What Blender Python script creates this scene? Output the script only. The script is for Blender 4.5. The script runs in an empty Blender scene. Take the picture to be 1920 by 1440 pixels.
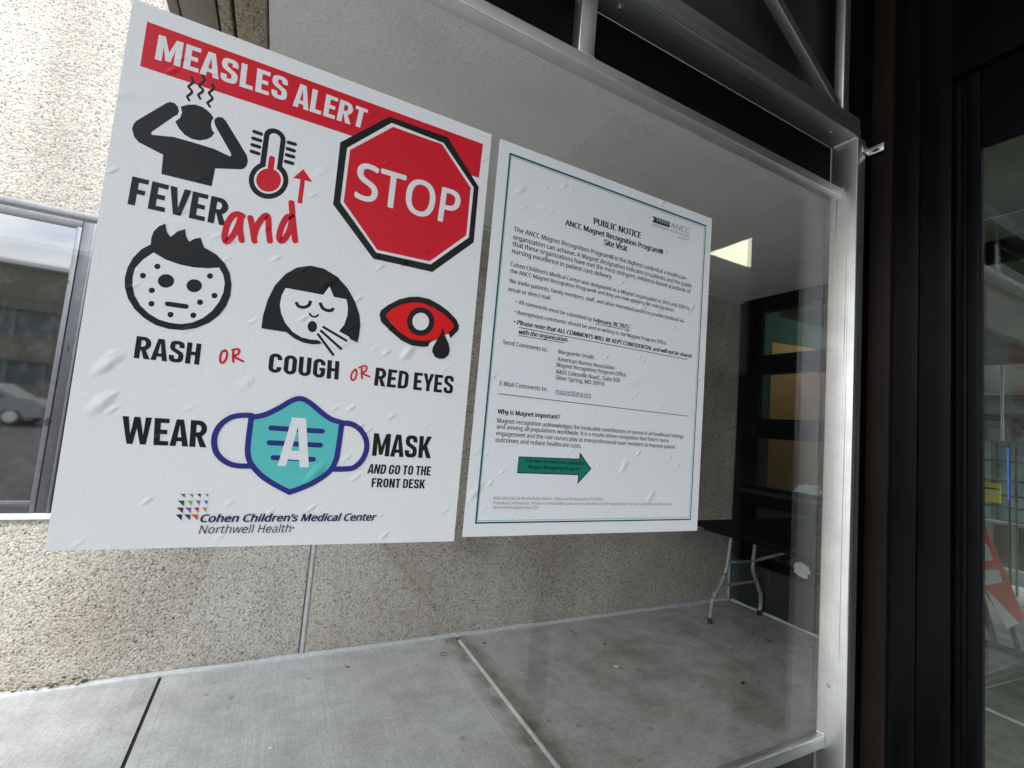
import bpy, bmesh, math, random
from mathutils import Vector, Matrix
random.seed(7)
S = bpy.context.scene
COL = S.collection
R = math.radians

# ------------------------------------------------------------------ camera
EYE = Vector((0.0, 0.0, 1.37))
CR = Vector((0.88778386, -0.45244853, 0.08444021))
CU = Vector((-0.11425448, -0.03892252, 0.99268875))
CF = Vector((0.44585394, 0.89094072, 0.08624906))
FPX = 873.359                      # focal length in pixels of a 1920 px wide picture
cam_data = bpy.data.cameras.new('camera')
cam = bpy.data.objects.new('camera', cam_data)
COL.objects.link(cam)
M = Matrix.Identity(4)
for i in range(3):
    M[i][0], M[i][1], M[i][2], M[i][3] = CR[i], CU[i], -CF[i], EYE[i]
cam.matrix_world = M
cam_data.sensor_width = 36.0
cam_data.lens = 36.0 * FPX / 1920.0
cam_data.clip_start = 0.02
cam_data.clip_end = 2000.0
S.camera = cam

# ------------------------------------------------------------------ world, sun, exposure
SUN_DIR = Vector((0.06, -0.80, 1.00)).normalized()      # towards the sun
SUN_EL = math.asin(SUN_DIR.z)
SUN_AZ = math.atan2(SUN_DIR.x, SUN_DIR.y)
world = bpy.data.worlds.new('World')
S.world = world
world.use_nodes = True
wn, wl = world.node_tree.nodes, world.node_tree.links
wn.clear()
w_out = wn.new('ShaderNodeOutputWorld'); w_bg = wn.new('ShaderNodeBackground')
w_sky = wn.new('ShaderNodeTexSky'); w_sky.sky_type = 'NISHITA'; w_sky.sun_disc = False
w_sky.sun_elevation = SUN_EL; w_sky.sun_rotation = SUN_AZ
w_co = wn.new('ShaderNodeTexCoord'); w_map = wn.new('ShaderNodeMapping')
w_map.inputs['Scale'].default_value = (1.0, 1.0, 3.2)
w_noise = wn.new('ShaderNodeTexNoise'); w_noise.inputs['Scale'].default_value = 3.1
w_noise.inputs['Detail'].default_value = 7; w_noise.inputs['Roughness'].default_value = 0.55
w_noise.inputs['Distortion'].default_value = 0.6
w_ramp = wn.new('ShaderNodeValToRGB')
w_ramp.color_ramp.elements[0].position = 0.28; w_ramp.color_ramp.elements[0].color = (0, 0, 0, 1)
w_ramp.color_ramp.elements[1].position = 0.52; w_ramp.color_ramp.elements[1].color = (1, 1, 1, 1)
w_mix = wn.new('ShaderNodeMix'); w_mix.data_type = 'RGBA'
w_mix.inputs[7].default_value = (10.6, 11.0, 11.4, 1)
wl.new(w_co.outputs['Generated'], w_map.inputs[0]); wl.new(w_map.outputs[0], w_noise.inputs['Vector'])
wl.new(w_noise.outputs[0], w_ramp.inputs[0]); wl.new(w_ramp.outputs[0], w_mix.inputs[0])
wl.new(w_sky.outputs[0], w_mix.inputs[6]); wl.new(w_mix.outputs[2], w_bg.inputs[0])
w_bg.inputs[1].default_value = 0.15
wl.new(w_bg.outputs[0], w_out.inputs[0])

sun_data = bpy.data.lights.new('sun', 'SUN')
sun_data.energy = 2.05; sun_data.angle = R(20); sun_data.color = (1.0, 0.975, 0.94)
sun = bpy.data.objects.new('sun', sun_data); COL.objects.link(sun)
sun.rotation_euler = SUN_DIR.to_track_quat('Z', 'Y').to_euler()

S.view_settings.view_transform = 'Standard'
S.view_settings.look = 'None'
S.view_settings.exposure = 0.98
S.view_settings.gamma = 1.0
S.cycles.max_bounces = 10
S.cycles.diffuse_bounces = 6
S.cycles.transparent_max_bounces = 16
S.cycles.caustics_reflective = False
S.cycles.caustics_refractive = False
S.cycles.use_denoising = True

# ------------------------------------------------------------------ measuring helpers (photo pixel -> point on a real plane)
def ray(px, py):
    return (px - 960) * CR - (py - 720) * CU + FPX * CF
def on_y(px, py, y):
    v = ray(px, py); return EYE + v * (y / v.y)
def on_x(px, py, x):
    v = ray(px, py); return EYE + v * (x / v.x)
def on_z(px, py, z):
    v = ray(px, py); return EYE + v * ((z - EYE.z) / v.z)

# ------------------------------------------------------------------ materials
class Nodes:
    def __init__(s, name):
        s.mat = bpy.data.materials.new(name); s.mat.use_nodes = True
        s.t = s.mat.node_tree; s.n = s.t.nodes; s.l = s.t.links
        s.n.clear(); s.out = s.n.new('ShaderNodeOutputMaterial')
        g = s.n.new('ShaderNodeNewGeometry'); s.pos = g.outputs['Position']
    def node(s, kind, **kw):
        nd = s.n.new(kind)
        for k, v in kw.items():
            setattr(nd, k, v)
        return nd
    def put(s, sock, v):
        if isinstance(v, bpy.types.NodeSocket): s.l.new(v, sock)
        else:
            if isinstance(v, (tuple, list)) and len(v) == 3 and sock.type == 'RGBA': v = (*v, 1)
            sock.default_value = v
    def map(s, vec, scale=(1, 1, 1), rot=(0, 0, 0), loc=(0, 0, 0)):
        m = s.node('ShaderNodeMapping'); s.put(m.inputs[0], vec)
        m.inputs['Scale'].default_value = scale; m.inputs['Rotation'].default_value = rot
        m.inputs['Location'].default_value = loc
        return m.outputs[0]
    def noise(s, scale, vec=None, detail=4, rough=0.55, dist=0.0):
        m = s.node('ShaderNodeTexNoise'); s.put(m.inputs['Vector'], vec or s.pos)
        m.inputs['Scale'].default_value = scale; m.inputs['Detail'].default_value = detail
        m.inputs['Roughness'].default_value = rough; m.inputs['Distortion'].default_value = dist
        return m.outputs[0]
    def voro(s, scale, vec=None, feature='F1', rnd=1.0):
        m = s.node('ShaderNodeTexVoronoi', feature=feature); s.put(m.inputs['Vector'], vec or s.pos)
        m.inputs['Scale'].default_value = scale; m.inputs['Randomness'].default_value = rnd
        return m
    def ramp(s, fac, *stops, interp='LINEAR'):
        m = s.node('ShaderNodeValToRGB'); e = m.color_ramp.elements; m.color_ramp.interpolation = interp
        while len(e) < len(stops): e.new(0.5)
        for k, (p, c) in enumerate(stops):
            e[k].position = p; e[k].color = (*c, 1) if isinstance(c, (tuple, list)) else (c, c, c, 1)
        s.put(m.inputs[0], fac); return m.outputs[0]
    def mix(s, fac, a, b, blend='MIX'):
        m = s.node('ShaderNodeMix', data_type='RGBA', blend_type=blend)
        s.put(m.inputs[0], fac); s.put(m.inputs[6], a); s.put(m.inputs[7], b); return m.outputs[2]
    def math(s, op, a, b=0.0, clamp=False):
        m = s.node('ShaderNodeMath', operation=op, use_clamp=clamp)
        s.put(m.inputs[0], a); s.put(m.inputs[1], b); return m.outputs[0]
    def bump(s, height, dist=0.002, strength=1.0, prev=None):
        m = s.node('ShaderNodeBump'); s.put(m.inputs['Height'], height)
        m.inputs['Distance'].default_value = dist; m.inputs['Strength'].default_value = strength
        if prev: s.put(m.inputs['Normal'], prev)
        return m.outputs[0]
    def bsdf(s, color=(.5, .5, .5), rough=0.6, metal=0.0, normal=None, spec=None, coat=None, emit=None, es=0.0):
        b = s.node('ShaderNodeBsdfPrincipled')
        s.put(b.inputs['Base Color'], color); s.put(b.inputs['Roughness'], rough); s.put(b.inputs['Metallic'], metal)
        if normal: s.put(b.inputs['Normal'], normal)
        if spec is not None: s.put(b.inputs['Specular IOR Level'], spec)
        if coat is not None: s.put(b.inputs['Coat Weight'], coat); b.inputs['Coat Roughness'].default_value = .15
        if emit: s.put(b.inputs['Emission Color'], emit); b.inputs['Emission Strength'].default_value = es
        s.l.new(b.outputs[0], s.out.inputs[0]); return b

MAT = {}
def plain(name, color, rough=0.6, metal=0.0, noise=0.12, scale=8.0, bump=0.0, spec=None):
    m = Nodes(name)
    n = m.noise(scale, detail=6)
    lo = tuple(c * (1 - noise) for c in color); hi = tuple(min(1, c * (1 + noise)) for c in color)
    c = m.ramp(n, (0.3, lo), (0.7, hi))
    nm = m.bump(m.noise(scale * 25, detail=3), 0.001, bump) if bump else None
    m.bsdf(c, m.ramp(m.noise(scale * 2.3), (0.3, max(0, rough - .08)), (0.7, min(1, rough + .08))), metal, nm, spec)
    MAT[name] = m.mat
    return m.mat

# exposed pebble aggregate
def aggregate(name, tint, scale=62.0, mortar=(.30, .265, .215), pit=0.10):
    m = Nodes(name)
    warp = m.noise(25, detail=2)
    vec = m.node('ShaderNodeVectorMath', operation='MULTIPLY_ADD')
    m.put(vec.inputs[0], warp); vec.inputs[1].default_value = (.012, .012, .012); m.put(vec.inputs[2], m.pos)
    v = m.voro(scale, vec.outputs[0]); v2 = m.voro(scale * 2.1, vec.outputs[0])
    sep = m.node('ShaderNodeSeparateColor'); m.put(sep.inputs[0], v.outputs['Color'])
    sep2 = m.node('ShaderNodeSeparateColor'); m.put(sep2.inputs[0], v2.outputs['Color'])
    pal = lambda f: m.ramp(f, (0.0, (.14, .11, .085)), (0.045, (.38, .32, .25)), (0.25, (.55, .49, .395)), (0.45, (.66, .605, .51)),
                           (0.60, (.50, .465, .40)), (0.76, (.72, .685, .61)), (0.90, (.42, .395, .36)), (0.97, (.22, .20, .18)), interp='LINEAR')
    c1 = pal(sep.outputs[0]); c2 = pal(sep2.outputs[1])
    d1 = m.ramp(v.outputs['Distance'], (0.36, 0.0), (0.62, 1.0))
    peb = m.mix(d1, c1, c2)
    patch = m.ramp(m.noise(1.7, detail=5), (0.3, (.80, .76, .71)), (0.7, (1.05, 1.05, 1.05)))
    col = m.mix(1.0, peb, patch, 'MULTIPLY')
    # weathering streaks running down the face
    st = m.ramp(m.noise(4.0, m.map(m.pos, (1.0, 1.0, 0.12)), detail=5), (0.35, (.86, .85, .84)), (0.6, (1, 1, 1)))
    col = m.mix(1.0, col, st, 'MULTIPLY')
    pits = m.ramp(m.voro(scale * .62, vec.outputs[0]).outputs['Distance'], (0.06, pit), (0.17, 1.0))
    col = m.mix(1.0, col, pits, 'MULTIPLY')
    col = m.mix(1.0, col, tint, 'MULTIPLY')
    h = m.math('SUBTRACT', 1.0, v.outputs['Distance'])
    h2 = m.math('MULTIPLY', v2.outputs['Distance'], -0.5)
    hh = m.math('ADD', m.math('ADD', h, h2), m.math('MULTIPLY', m.noise(220, detail=2), .35))
    hh = m.math('ADD', hh, m.math('MULTIPLY', pits, .8))
    m.bsdf(col, 0.85, 0, m.bump(hh, 0.0055, .9), 0.25)
    MAT[name] = m.mat
aggregate('aggregate', (.97, 1.0, 1.04), 86.0)
aggregate('aggregate_fine', (.80, .78, .74), 75.0)

# cast concrete soffit
m = Nodes('soffit_concrete')
n1 = m.noise(2.2, detail=6); n2 = m.noise(160, detail=3, rough=.7)
c = m.ramp(n1, (0.3, (.60, .60, .595)), (0.7, (.68, .682, .68)))
sp = m.ramp(m.noise(120, detail=4, rough=.75), (0.34, .74), (0.46, 1.0))
c = m.mix(1.0, c, sp, 'MULTIPLY')
c = m.mix(1.0, c, m.ramp(n2, (0.3, .90), (0.7, 1.06)), 'MULTIPLY')
m.bsdf(c, .9, 0, m.bump(m.math('ADD', n2, m.math('MULTIPLY', sp, 1.0)), .0025, .7), .2)
MAT['soffit_concrete'] = m.mat

# broom finished paving; broom strokes change direction at the joint x = 1.19
def paving(name, street=False):
    m = Nodes(name)
    sx = m.node('ShaderNodeSeparateXYZ'); m.put(sx.inputs[0], m.pos)
    def broom(sc):
        a = m.noise(1.0, m.map(m.pos, sc), detail=5, rough=.7)
        return a
    ba = broom((150, 3.0, 1)); bb = broom((4.0, 150, 1))
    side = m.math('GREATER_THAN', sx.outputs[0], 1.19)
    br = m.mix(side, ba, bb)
    slab_tone = m.mix(side, (1, 1, 1), (.90, .89, .865))  # slab past the joint is slightly darker and browner overall
    big = m.noise(1.1, detail=8, rough=.6); mid = m.noise(7, detail=6, rough=.65)
    c = m.ramp(big, (0.28, (.42, .417, .405)), (0.5, (.52, .523, .522)), (0.72, (.59, .597, .60)))
    c = m.mix(1.0, c, m.ramp(br, (0.3, .86), (0.55, 1.0), (0.7, 1.12)), 'MULTIPLY')
    c = m.mix(1.0, c, m.ramp(mid, (0.3, .80), (0.6, 1.05)), 'MULTIPLY')
    # scattered thin scratches along the broom direction on the left slab
    scr = m.ramp(m.noise(1.0, m.map(m.pos, (34, .55, 1)), detail=1), (0.70, 0.0), (0.735, 1.0))
    scr = m.math('MULTIPLY', scr, m.math('LESS_THAN', sx.outputs[0], 1.05))
    c = m.mix(m.math('MULTIPLY', scr, .30), c, (.62, .62, .61))
    # brown dirt, mostly on the sheltered slab and along the tooled joint
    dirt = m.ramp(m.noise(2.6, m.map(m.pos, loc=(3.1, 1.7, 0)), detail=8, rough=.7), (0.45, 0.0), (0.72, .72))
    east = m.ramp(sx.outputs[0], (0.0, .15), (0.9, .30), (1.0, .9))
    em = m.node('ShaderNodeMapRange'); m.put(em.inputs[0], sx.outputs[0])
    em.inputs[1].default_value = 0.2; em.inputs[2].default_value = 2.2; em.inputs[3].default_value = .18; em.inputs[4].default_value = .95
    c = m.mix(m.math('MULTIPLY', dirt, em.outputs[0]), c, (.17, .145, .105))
    jd = m.math('ABSOLUTE', m.math('SUBTRACT', sx.outputs[0], 1.19))
    jm = m.node('ShaderNodeMapRange'); m.put(jm.inputs[0], jd)
    jm.inputs[1].default_value = 0.05; jm.inputs[2].default_value = 0.12; jm.inputs[3].default_value = 1; jm.inputs[4].default_value = 0
    jn = m.ramp(m.noise(9, detail=6), (0.38, 0.15), (0.6, .85))
    c = m.mix(m.math('MULTIPLY', jm.outputs[0], jn), c, (.22, .19, .145))
    spots = m.voro(9.0); ss = m.node('ShaderNodeSeparateColor'); m.put(ss.inputs[0], spots.outputs['Color'])
    wob = m.math('ADD', spots.outputs['Distance'], m.math('MULTIPLY', m.noise(30, detail=3), .22))
    sm = m.math('MULTIPLY', m.math('LESS_THAN', wob, .25), m.math('GREATER_THAN', ss.outputs[0], .72))
    c = m.mix(m.math('MULTIPLY', sm, .38), c, (.12, .11, .09))
    c = m.mix(1.0, c, slab_tone, 'MULTIPLY')
    fine = m.noise(170, detail=5, rough=.75)
    grit = m.noise(62, detail=4, rough=.7)
    c = m.mix(1.0, c, m.ramp(grit, (0.32, .84), (0.5, 1.0), (0.68, 1.12)), 'MULTIPLY')
    c = m.mix(1.0, c, m.ramp(fine, (0.3, .82), (0.7, 1.15)), 'MULTIPLY')
    h = m.math('ADD', m.math('MULTIPLY', br, .6), m.math('MULTIPLY', fine, 1.0))
    m.bsdf(c, m.ramp(mid, (0.3, .80), (0.7, .95)), 0, m.bump(h, .0016, .9), .35)
    MAT[name] = m.mat
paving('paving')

# brushed aluminium
def aluminium(name, base, rough, stretch, metal=1.0):
    m = Nodes(name)
    a = m.noise(1.0, m.map(m.pos, stretch), detail=4, rough=.7)
    b = m.noise(18, detail=6, rough=.65)
    c = m.ramp(b, (0.3, tuple(x * .86 for x in base)), (0.62, base))
    c = m.mix(1.0, c, m.ramp(a, (0.3, .86), (0.7, 1.08)), 'MULTIPLY')
    scr = m.ramp(m.noise(1.0, m.map(m.pos, tuple(x * .35 for x in stretch), (.3, .2, .1)), detail=1), (0.69, 1.0), (0.73, .45))
    c = m.mix(1.0, c, scr, 'MULTIPLY')
    r = m.math('ADD', m.ramp(b, (0.3, rough + .06), (0.7, rough - .03)), m.math('MULTIPLY', a, .12))
    m.bsdf(c, r, metal, m.bump(a, .0006, .35))
    MAT[name] = m.mat
aluminium('alu_upright', (.82, .82, .81), .30, (900, 900, 6))
aluminium('alu_rail', (.78, .78, .78), .36, (6, 900, 900))
aluminium('alu_dark', (.36, .37, .38), .42, (8, 700, 700))
aluminium('alu_weld', (.80, .80, .80), .30, (300, 300, 300))
aluminium('alu_window', (.11, .11, .125), .45, (60, 200, 30))
aluminium('alu_window_light', (.19, .19, .21), .45, (60, 200, 30))

# printed posters: paper and inks share one set of trapped-air bubbles and creases
def poster_mat(name, color, rough=.38):
    m = Nodes(name)
    h = None
    for (rot, sc, thr, keep, loc, k) in ((R(-38), (40, 1, 16), .42, .42, (.1, 0, .3), 1.5), (R(-50), (84, 1, 36), .42, .60, (.7, 0, .2), .7),
                                         (R(-72), (24, 1, 7), .34, .60, (.35, 0, .9), .8)):
        vec = m.map(m.map(m.pos, (1, 0, 1), (0, rot, 0)), sc, loc=loc)
        v = m.voro(1.0, vec); s_ = m.node('ShaderNodeSeparateColor'); m.put(s_.inputs[0], v.outputs['Color'])
        d = m.math('ADD', v.outputs['Distance'], m.math('MULTIPLY', m.noise(70, detail=2), .16))
        mr = m.node('ShaderNodeMapRange', interpolation_type='SMOOTHSTEP'); m.put(mr.inputs[0], d)
        mr.inputs[1].default_value = thr; mr.inputs[2].default_value = thr * .15
        mr.inputs[3].default_value = 0; mr.inputs[4].default_value = k
        g = m.math('MULTIPLY', mr.outputs[0], m.math('GREATER_THAN', s_.outputs[0], 1 - keep * .45))
        h = g if h is None else m.math('ADD', h, g)
    patch = m.ramp(m.noise(4.5, m.map(m.pos, loc=(0.4, 0, .25)), detail=2), (0.36, .1), (0.50, 1.0))
    h = m.math('MULTIPLY', h, patch)
    h = m.math('ADD', h, m.math('MULTIPLY', m.noise(6, m.map(m.pos, (1, 1, .6)), detail=2), 1.2))
    n = m.ramp(m.noise(500, detail=2), (0.3, .95), (0.7, 1.04))
    c = m.mix(1.0, color, n, 'MULTIPLY')
    m.bsdf(c, rough, 0, m.bump(h, .0020, .9), .2)
    MAT[name] = m.mat
INK = {'paper': (.78, .785, .79), 'paper_b': (.76, .775, .80), 'black': (.012, .012, .013), 'red': (.62, .012, .026), 'eye_red': (.72, .008, .010),
       'white': (.76, .76, .77), 'navy': (.028, .032, .21), 'teal': (.105, .52, .51), 'text_navy': (.020, .018, .085), 'green': (.008, .185, .135),
       'green_dark': (.006, .075, .065), 'green_pale': (.30, .50, .46), 'grey': (.22, .22, .23), 'link': (.05, .05, .14)}
for k, v in INK.items(): poster_mat('ink_' + k, v)
LOGO = [(.03, .25, .05), (.22, .38, .08), (.015, .015, .05), (.08, .32, .36), (.01, .12, .05), (.22, .42, .08), (.15, .16, .30), (.03, .16, .46),
        (.06, .02, .11), (.19, .12, .33), (.55, .02, .05), (.60, .24, .02), (.025, .015, .06), (.11, .025, .16), (.66, .08, .02)]
for k, v in enumerate(LOGO): poster_mat('ink_logo_%d' % k, v)

def glass(name, tint=(1, 1, 1), boost=1.75, dirt=0.02, rough=0.0, ior=1.5):
    m = Nodes(name)
    lw = m.node('ShaderNodeLayerWeight'); lw.inputs[0].default_value = .5
    f5 = m.math('POWER', lw.outputs['Facing'], 5.0)
    f = m.math('MULTIPLY', m.math('ADD', m.math('MULTIPLY', f5, .96), .04), boost, clamp=True)
    tr = m.node('ShaderNodeBsdfTransparent'); m.put(tr.inputs[0], tint)
    gl = m.node('ShaderNodeBsdfGlossy'); gl.inputs['Roughness'].default_value = rough
    mx = m.node('ShaderNodeMixShader'); m.put(mx.inputs[0], f)
    m.l.new(tr.outputs[0], mx.inputs[1]); m.l.new(gl.outputs[0], mx.inputs[2])
    df = m.node('ShaderNodeBsdfDiffuse'); m.put(df.inputs[0], (.6, .6, .58))
    mx2 = m.node('ShaderNodeMixShader')
    dn = m.ramp(m.noise(14, detail=7, rough=.7), (0.5, 0.0), (0.8, 1.0))
    sp = m.voro(90); spk = m.ramp(sp.outputs['Distance'], (0.05, 1.0), (0.09, 0.0))
    ss = m.node('ShaderNodeSeparateColor'); m.put(ss.inputs[0], sp.outputs['Color'])
    spk = m.math('MULTIPLY', spk, m.math('GREATER_THAN', ss.outputs[0], .93))
    m.put(mx2.inputs[0], m.math('MULTIPLY', m.math('ADD', dn, m.math('MULTIPLY', spk, 3.0)), dirt, clamp=True))
    m.l.new(mx.outputs[0], mx2.inputs[1]); m.l.new(df.outputs[0], mx2.inputs[2])
    m.l.new(mx2.outputs[0], m.out.inputs[0])
    MAT[name] = m.mat
glass('pane_glass', (.985, .99, .985), .9, .005)
glass('door_glass', (.90, .95, .90), .9, .006)
glass('dark_glass', (.86, .90, .88), 1.0, .01)
glass('mirror_glass', (.25, .27, .27), 7.0, .06, .03)

plain('black_metal', (.0028, .0028, .0034), .36, 0, .25, 5, .1, .09)
plain('black_panel', (.003, .003, .0035), .6, 0, .3, 4, 0, .1)
plain('grey_panel', (.020, .020, .022), .38, 0, .3, 6, .1, .3)
plain('brown_reflection_metal', (.014, .0098, .0078), .42, 0, .3, 5, 0, .08)  # surround's brown reflection put into the metal's own colour
plain('base_panel', (.030, .032, .036), .5, 0, .3, 3, 0, .2)
plain('brown_soffit', (.21, .185, .155), .5, 0, .1, 4)
plain('sealant', (.50, .50, .50), .55, 0, .15, 30, .3)
plain('sealant_white', (.50, .52, .54), .5, 0, .15, 30, .3)
plain('joint_dark', (.035, .032, .028), .9, 0, .3, 20)
plain('white_sill', (.80, .80, .79), .45, 0, .05, 10)
plain('table_black', (.004, .004, .006), .75, 0, .3, 20, .2, .08)
plain('leg_grey', (.30, .31, .32), .38, .3, .12, 20)
plain('rubber', (.006, .006, .006), .7)
plain('tag_blue', (.08, .48, .66), .5)
plain('teal_wall', (.040, .105, .100), .7, 0, .08, 3)
plain('orange_wall', (.52, .32, .14), .7, 0, .08, 3)
plain('white_paper', (.78, .78, .80), .8, 0, .08, 30, .5)
plain('asphalt', (.05, .05, .052), .9, 0, .2, 3, .4)
plain('bldg_stone', (.15, .14, .12), .8, 0, .12, 1.2)
plain('bldg_glass', (.06, .085, .09), .25, 0, .3, 1.0)
plain('fascia_olive', (.11, .105, .075), .8, 0, .25, 1.5)
plain('pillar_grey', (.20, .22, .21), .8, 0, .15, 3)
plain('facade_teal', (.26, .38, .38), .4, 0, .3, 2.5)
plain('facade_dark', (.09, .10, .092), .6, 0, .4, 3.0)
plain('sign_yellow', (.72, .62, .02), .5, 0, .06, 5)
plain('pole_white', (.42, .45, .44), .4, 0, .1, 5)
plain('barricade_orange', (.72, .13, .055), .45, 0, .12, 9)
plain('barricade_white', (.74, .78, .80), .45, 0, .08, 9)
plain('barricade_black', (.02, .022, .02), .6)
plain('alarm_red', (.35, .02, .02), .4)
plain('leaf', (.055, .045, .030), .8, 0, .3, 40)
plain('leaf_tan', (.30, .25, .15), .8, 0, .3, 60)
plain('rust', (.30, .11, .04), .8, 0, .3, 60)

def lamp_mat(name, color, strength):
    m = Nodes(name)
    e = m.node('ShaderNodeEmission'); m.put(e.inputs[0], color); e.inputs[1].default_value = strength
    m.l.new(e.outputs[0], m.out.inputs[0]); MAT[name] = m.mat
lamp_mat('lamp_diffuser', (1.0, .92, .74), 8.5)
lamp_mat('room_lamp', (1.0, .90, .74), 5.0)
lamp_mat('blue_tube', (.06, .16, .8), .35)

# ------------------------------------------------------------------ mesh helpers
class MB:
    def __init__(s): s.v = []; s.f = []; s.mi = []; s.sm = []; s.mats = []
    def mat(s, name):
        if name not in s.mats: s.mats.append(name)
        return s.mats.index(name)
    def add(s, verts, faces, mat, smooth=False):
        o = len(s.v); k = s.mat(mat)
        s.v += [tuple(p) for p in verts]
        for f in faces:
            s.f.append([i + o for i in f]); s.mi.append(k); s.sm.append(smooth)
        return s
    def box(s, x0, x1, y0, y1, z0, z1, mat, bev=0.0, seg=2):
        bm = bmesh.new(); bmesh.ops.create_cube(bm, size=1)
        bmesh.ops.scale(bm, vec=(x1 - x0, y1 - y0, z1 - z0), verts=bm.verts)
        bmesh.ops.translate(bm, vec=((x0 + x1) / 2, (y0 + y1) / 2, (z0 + z1) / 2), verts=bm.verts)
        if bev: bmesh.ops.bevel(bm, geom=bm.edges[:], offset=bev, segments=seg, affect='EDGES', profile=.5)
        return s.bm(bm, mat, bool(bev))
    def bm(s, bm, mat, smooth=False):
        bm.verts.index_update()
        s.add([v.co[:] for v in bm.verts], [[v.index for v in f.verts] for f in bm.faces], mat, smooth); bm.free(); return s
    def tube(s, pts, r, mat, n=12, cap=True):
        pts = [Vector(p) for p in pts]; rings = []
        for i, p in enumerate(pts):
            t = ((pts[i + 1] - p).normalized() if i < len(pts) - 1 else Vector()) + ((p - pts[i - 1]).normalized() if i else Vector())
            t.normalize()
            a = Vector((0, 0, 1)) if abs(t.z) < .9 else Vector((1, 0, 0))
            u = t.cross(a).normalized(); w = t.cross(u)
            rr = r[i] if isinstance(r, (list, tuple)) else r
            rings.append([p + (u * math.cos(2 * math.pi * k / n) + w * math.sin(2 * math.pi * k / n)) * rr for k in range(n)])
        v = [q for g in rings for q in g]; f = []
        for i in range(len(pts) - 1):
            for k in range(n):
                f.append([i * n + k, i * n + (k + 1) % n, (i + 1) * n + (k + 1) % n, (i + 1) * n + k])
        s.add(v, f, mat, True)
        if cap: s.add(rings[0], [list(range(n))[::-1]], mat); s.add(rings[-1], [list(range(n))], mat)
        return s
    def prism(s, poly, ext, mat):          # closed outline (3D points) pushed along ext
        n = len(poly); a = [Vector(p) for p in poly]; b = [p + Vector(ext) for p in a]
        s.add(a + b, [list(range(n)), list(range(n, 2 * n))[::-1]] + [[i, i + n, (i + 1) % n + n, (i + 1) % n] for i in range(n)], mat)
        return s
    def blob(s, c, r, mat, seg=10, squash=(1, 1, 1)):
        bm = bmesh.new(); bmesh.ops.create_uvsphere(bm, u_segments=seg, v_segments=max(5, seg // 2), radius=r)
        bmesh.ops.scale(bm, vec=squash, verts=bm.verts); bmesh.ops.translate(bm, vec=c, verts=bm.verts)
        return s.bm(bm, mat, True)

ORIGIN = {}
def obj(name, mb, parent=None, loc=None):
    o0 = Vector(loc) if loc is not None else (ORIGIN[parent.name] if parent else Vector((0, 0, 0)))
    me = bpy.data.meshes.new(name)
    me.from_pydata([tuple(Vector(p) - o0) for p in mb.v], [], mb.f)
    for n in mb.mats: me.materials.append(MAT[n])
    me.polygons.foreach_set('material_index', mb.mi)
    me.polygons.foreach_set('use_smooth', mb.sm)
    me.update()
    o = bpy.data.objects.new(name, me); COL.objects.link(o)
    if parent:
        o.parent = parent; o.location = o0 - ORIGIN[parent.name]
    else: o.location = o0
    ORIGIN[o.name] = o0
    return o
def tag(o, label=None, cat=None, group=None, kind=None):
    for k, v in (('label', label), ('category', cat), ('group', group), ('kind', kind)):
        if v: o[k] = v
    return o
def empty(name, loc, label, cat, group=None):
    o = bpy.data.objects.new(name, None); COL.objects.link(o); o.location = loc; o.empty_display_size = .1
    ORIGIN[o.name] = Vector(loc)
    return tag(o, label, cat, group)

# ------------------------------------------------------------------ dimensions of the place (metres)
D = 0.60            # glass of the welded frame
YF = 0.5446         # front of the frame
YR = 0.574          # front of the rails
YW = 2.889          # pebble wall
XE = 3.761          # dark window wall
XD = 1.114          # door side
ZC = 2.69           # underside of the canopy

# ------------------------------------------------------------------ ground
g = MB()
xs = [-9.0, -0.352, -0.340, 9.5]
def slab(x0, x1, y0, y1):
    g.add([(x0, y0, 0), (x1, y0, 0), (x1, y1, 0), (x0, y1, 0)], [[0, 1, 2, 3]], 'paving')
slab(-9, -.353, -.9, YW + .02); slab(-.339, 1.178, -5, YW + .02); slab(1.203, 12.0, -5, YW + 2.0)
floor = tag(obj('pavement', g), 'broom finished concrete paving slabs under the canopy', 'pavement', kind='structure')
j = MB(); j.add([(-.356, -5, -.010), (-.336, -5, -.010), (-.336, YW, -.010), (-.356, YW, -.010)], [[0, 1, 2, 3]], 'joint_dark')
j.add([(1.175, -5, -.008), (1.206, -5, -.008), (1.206, YW, -.008), (1.175, YW, -.008)], [[0, 1, 2, 3]], 'joint_dark')
j.add([(-.353, -5, 0), (-.353, YW, 0), (-.353, YW, -.012), (-.353, -5, -.012)], [[0, 1, 2, 3]], 'joint_dark')
j.add([(-.339, -5, 0), (-.339, YW, 0), (-.339, YW, -.012), (-.339, -5, -.012)], [[0, 1, 2, 3]], 'joint_dark')
obj('paving_joint', j, floor)
b = MB(); b.tube([(1.1905 + random.uniform(-.0012, .0012), -2 + k * .12, -.001) for k in range(41)], .0125, 'sealant', 12); obj('sealant_bead', b, floor)
b = MB(); b.tube([(-3.05 + k * .1695, YW - .018 + random.uniform(-.003, .003), .003 + random.uniform(-.002, .002)) for k in range(41)], [random.uniform(.015, .020) for k in range(41)], 'sealant_white', 10); obj('sealant_bead', b, floor)
b = MB(); b.tube([(XE - .004, .9 + k * .05, .002) for k in range(40)], [random.uniform(.009, .016) for k in range(40)], 'sealant_white', 8); obj('sealant_bead', b, floor)
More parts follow.
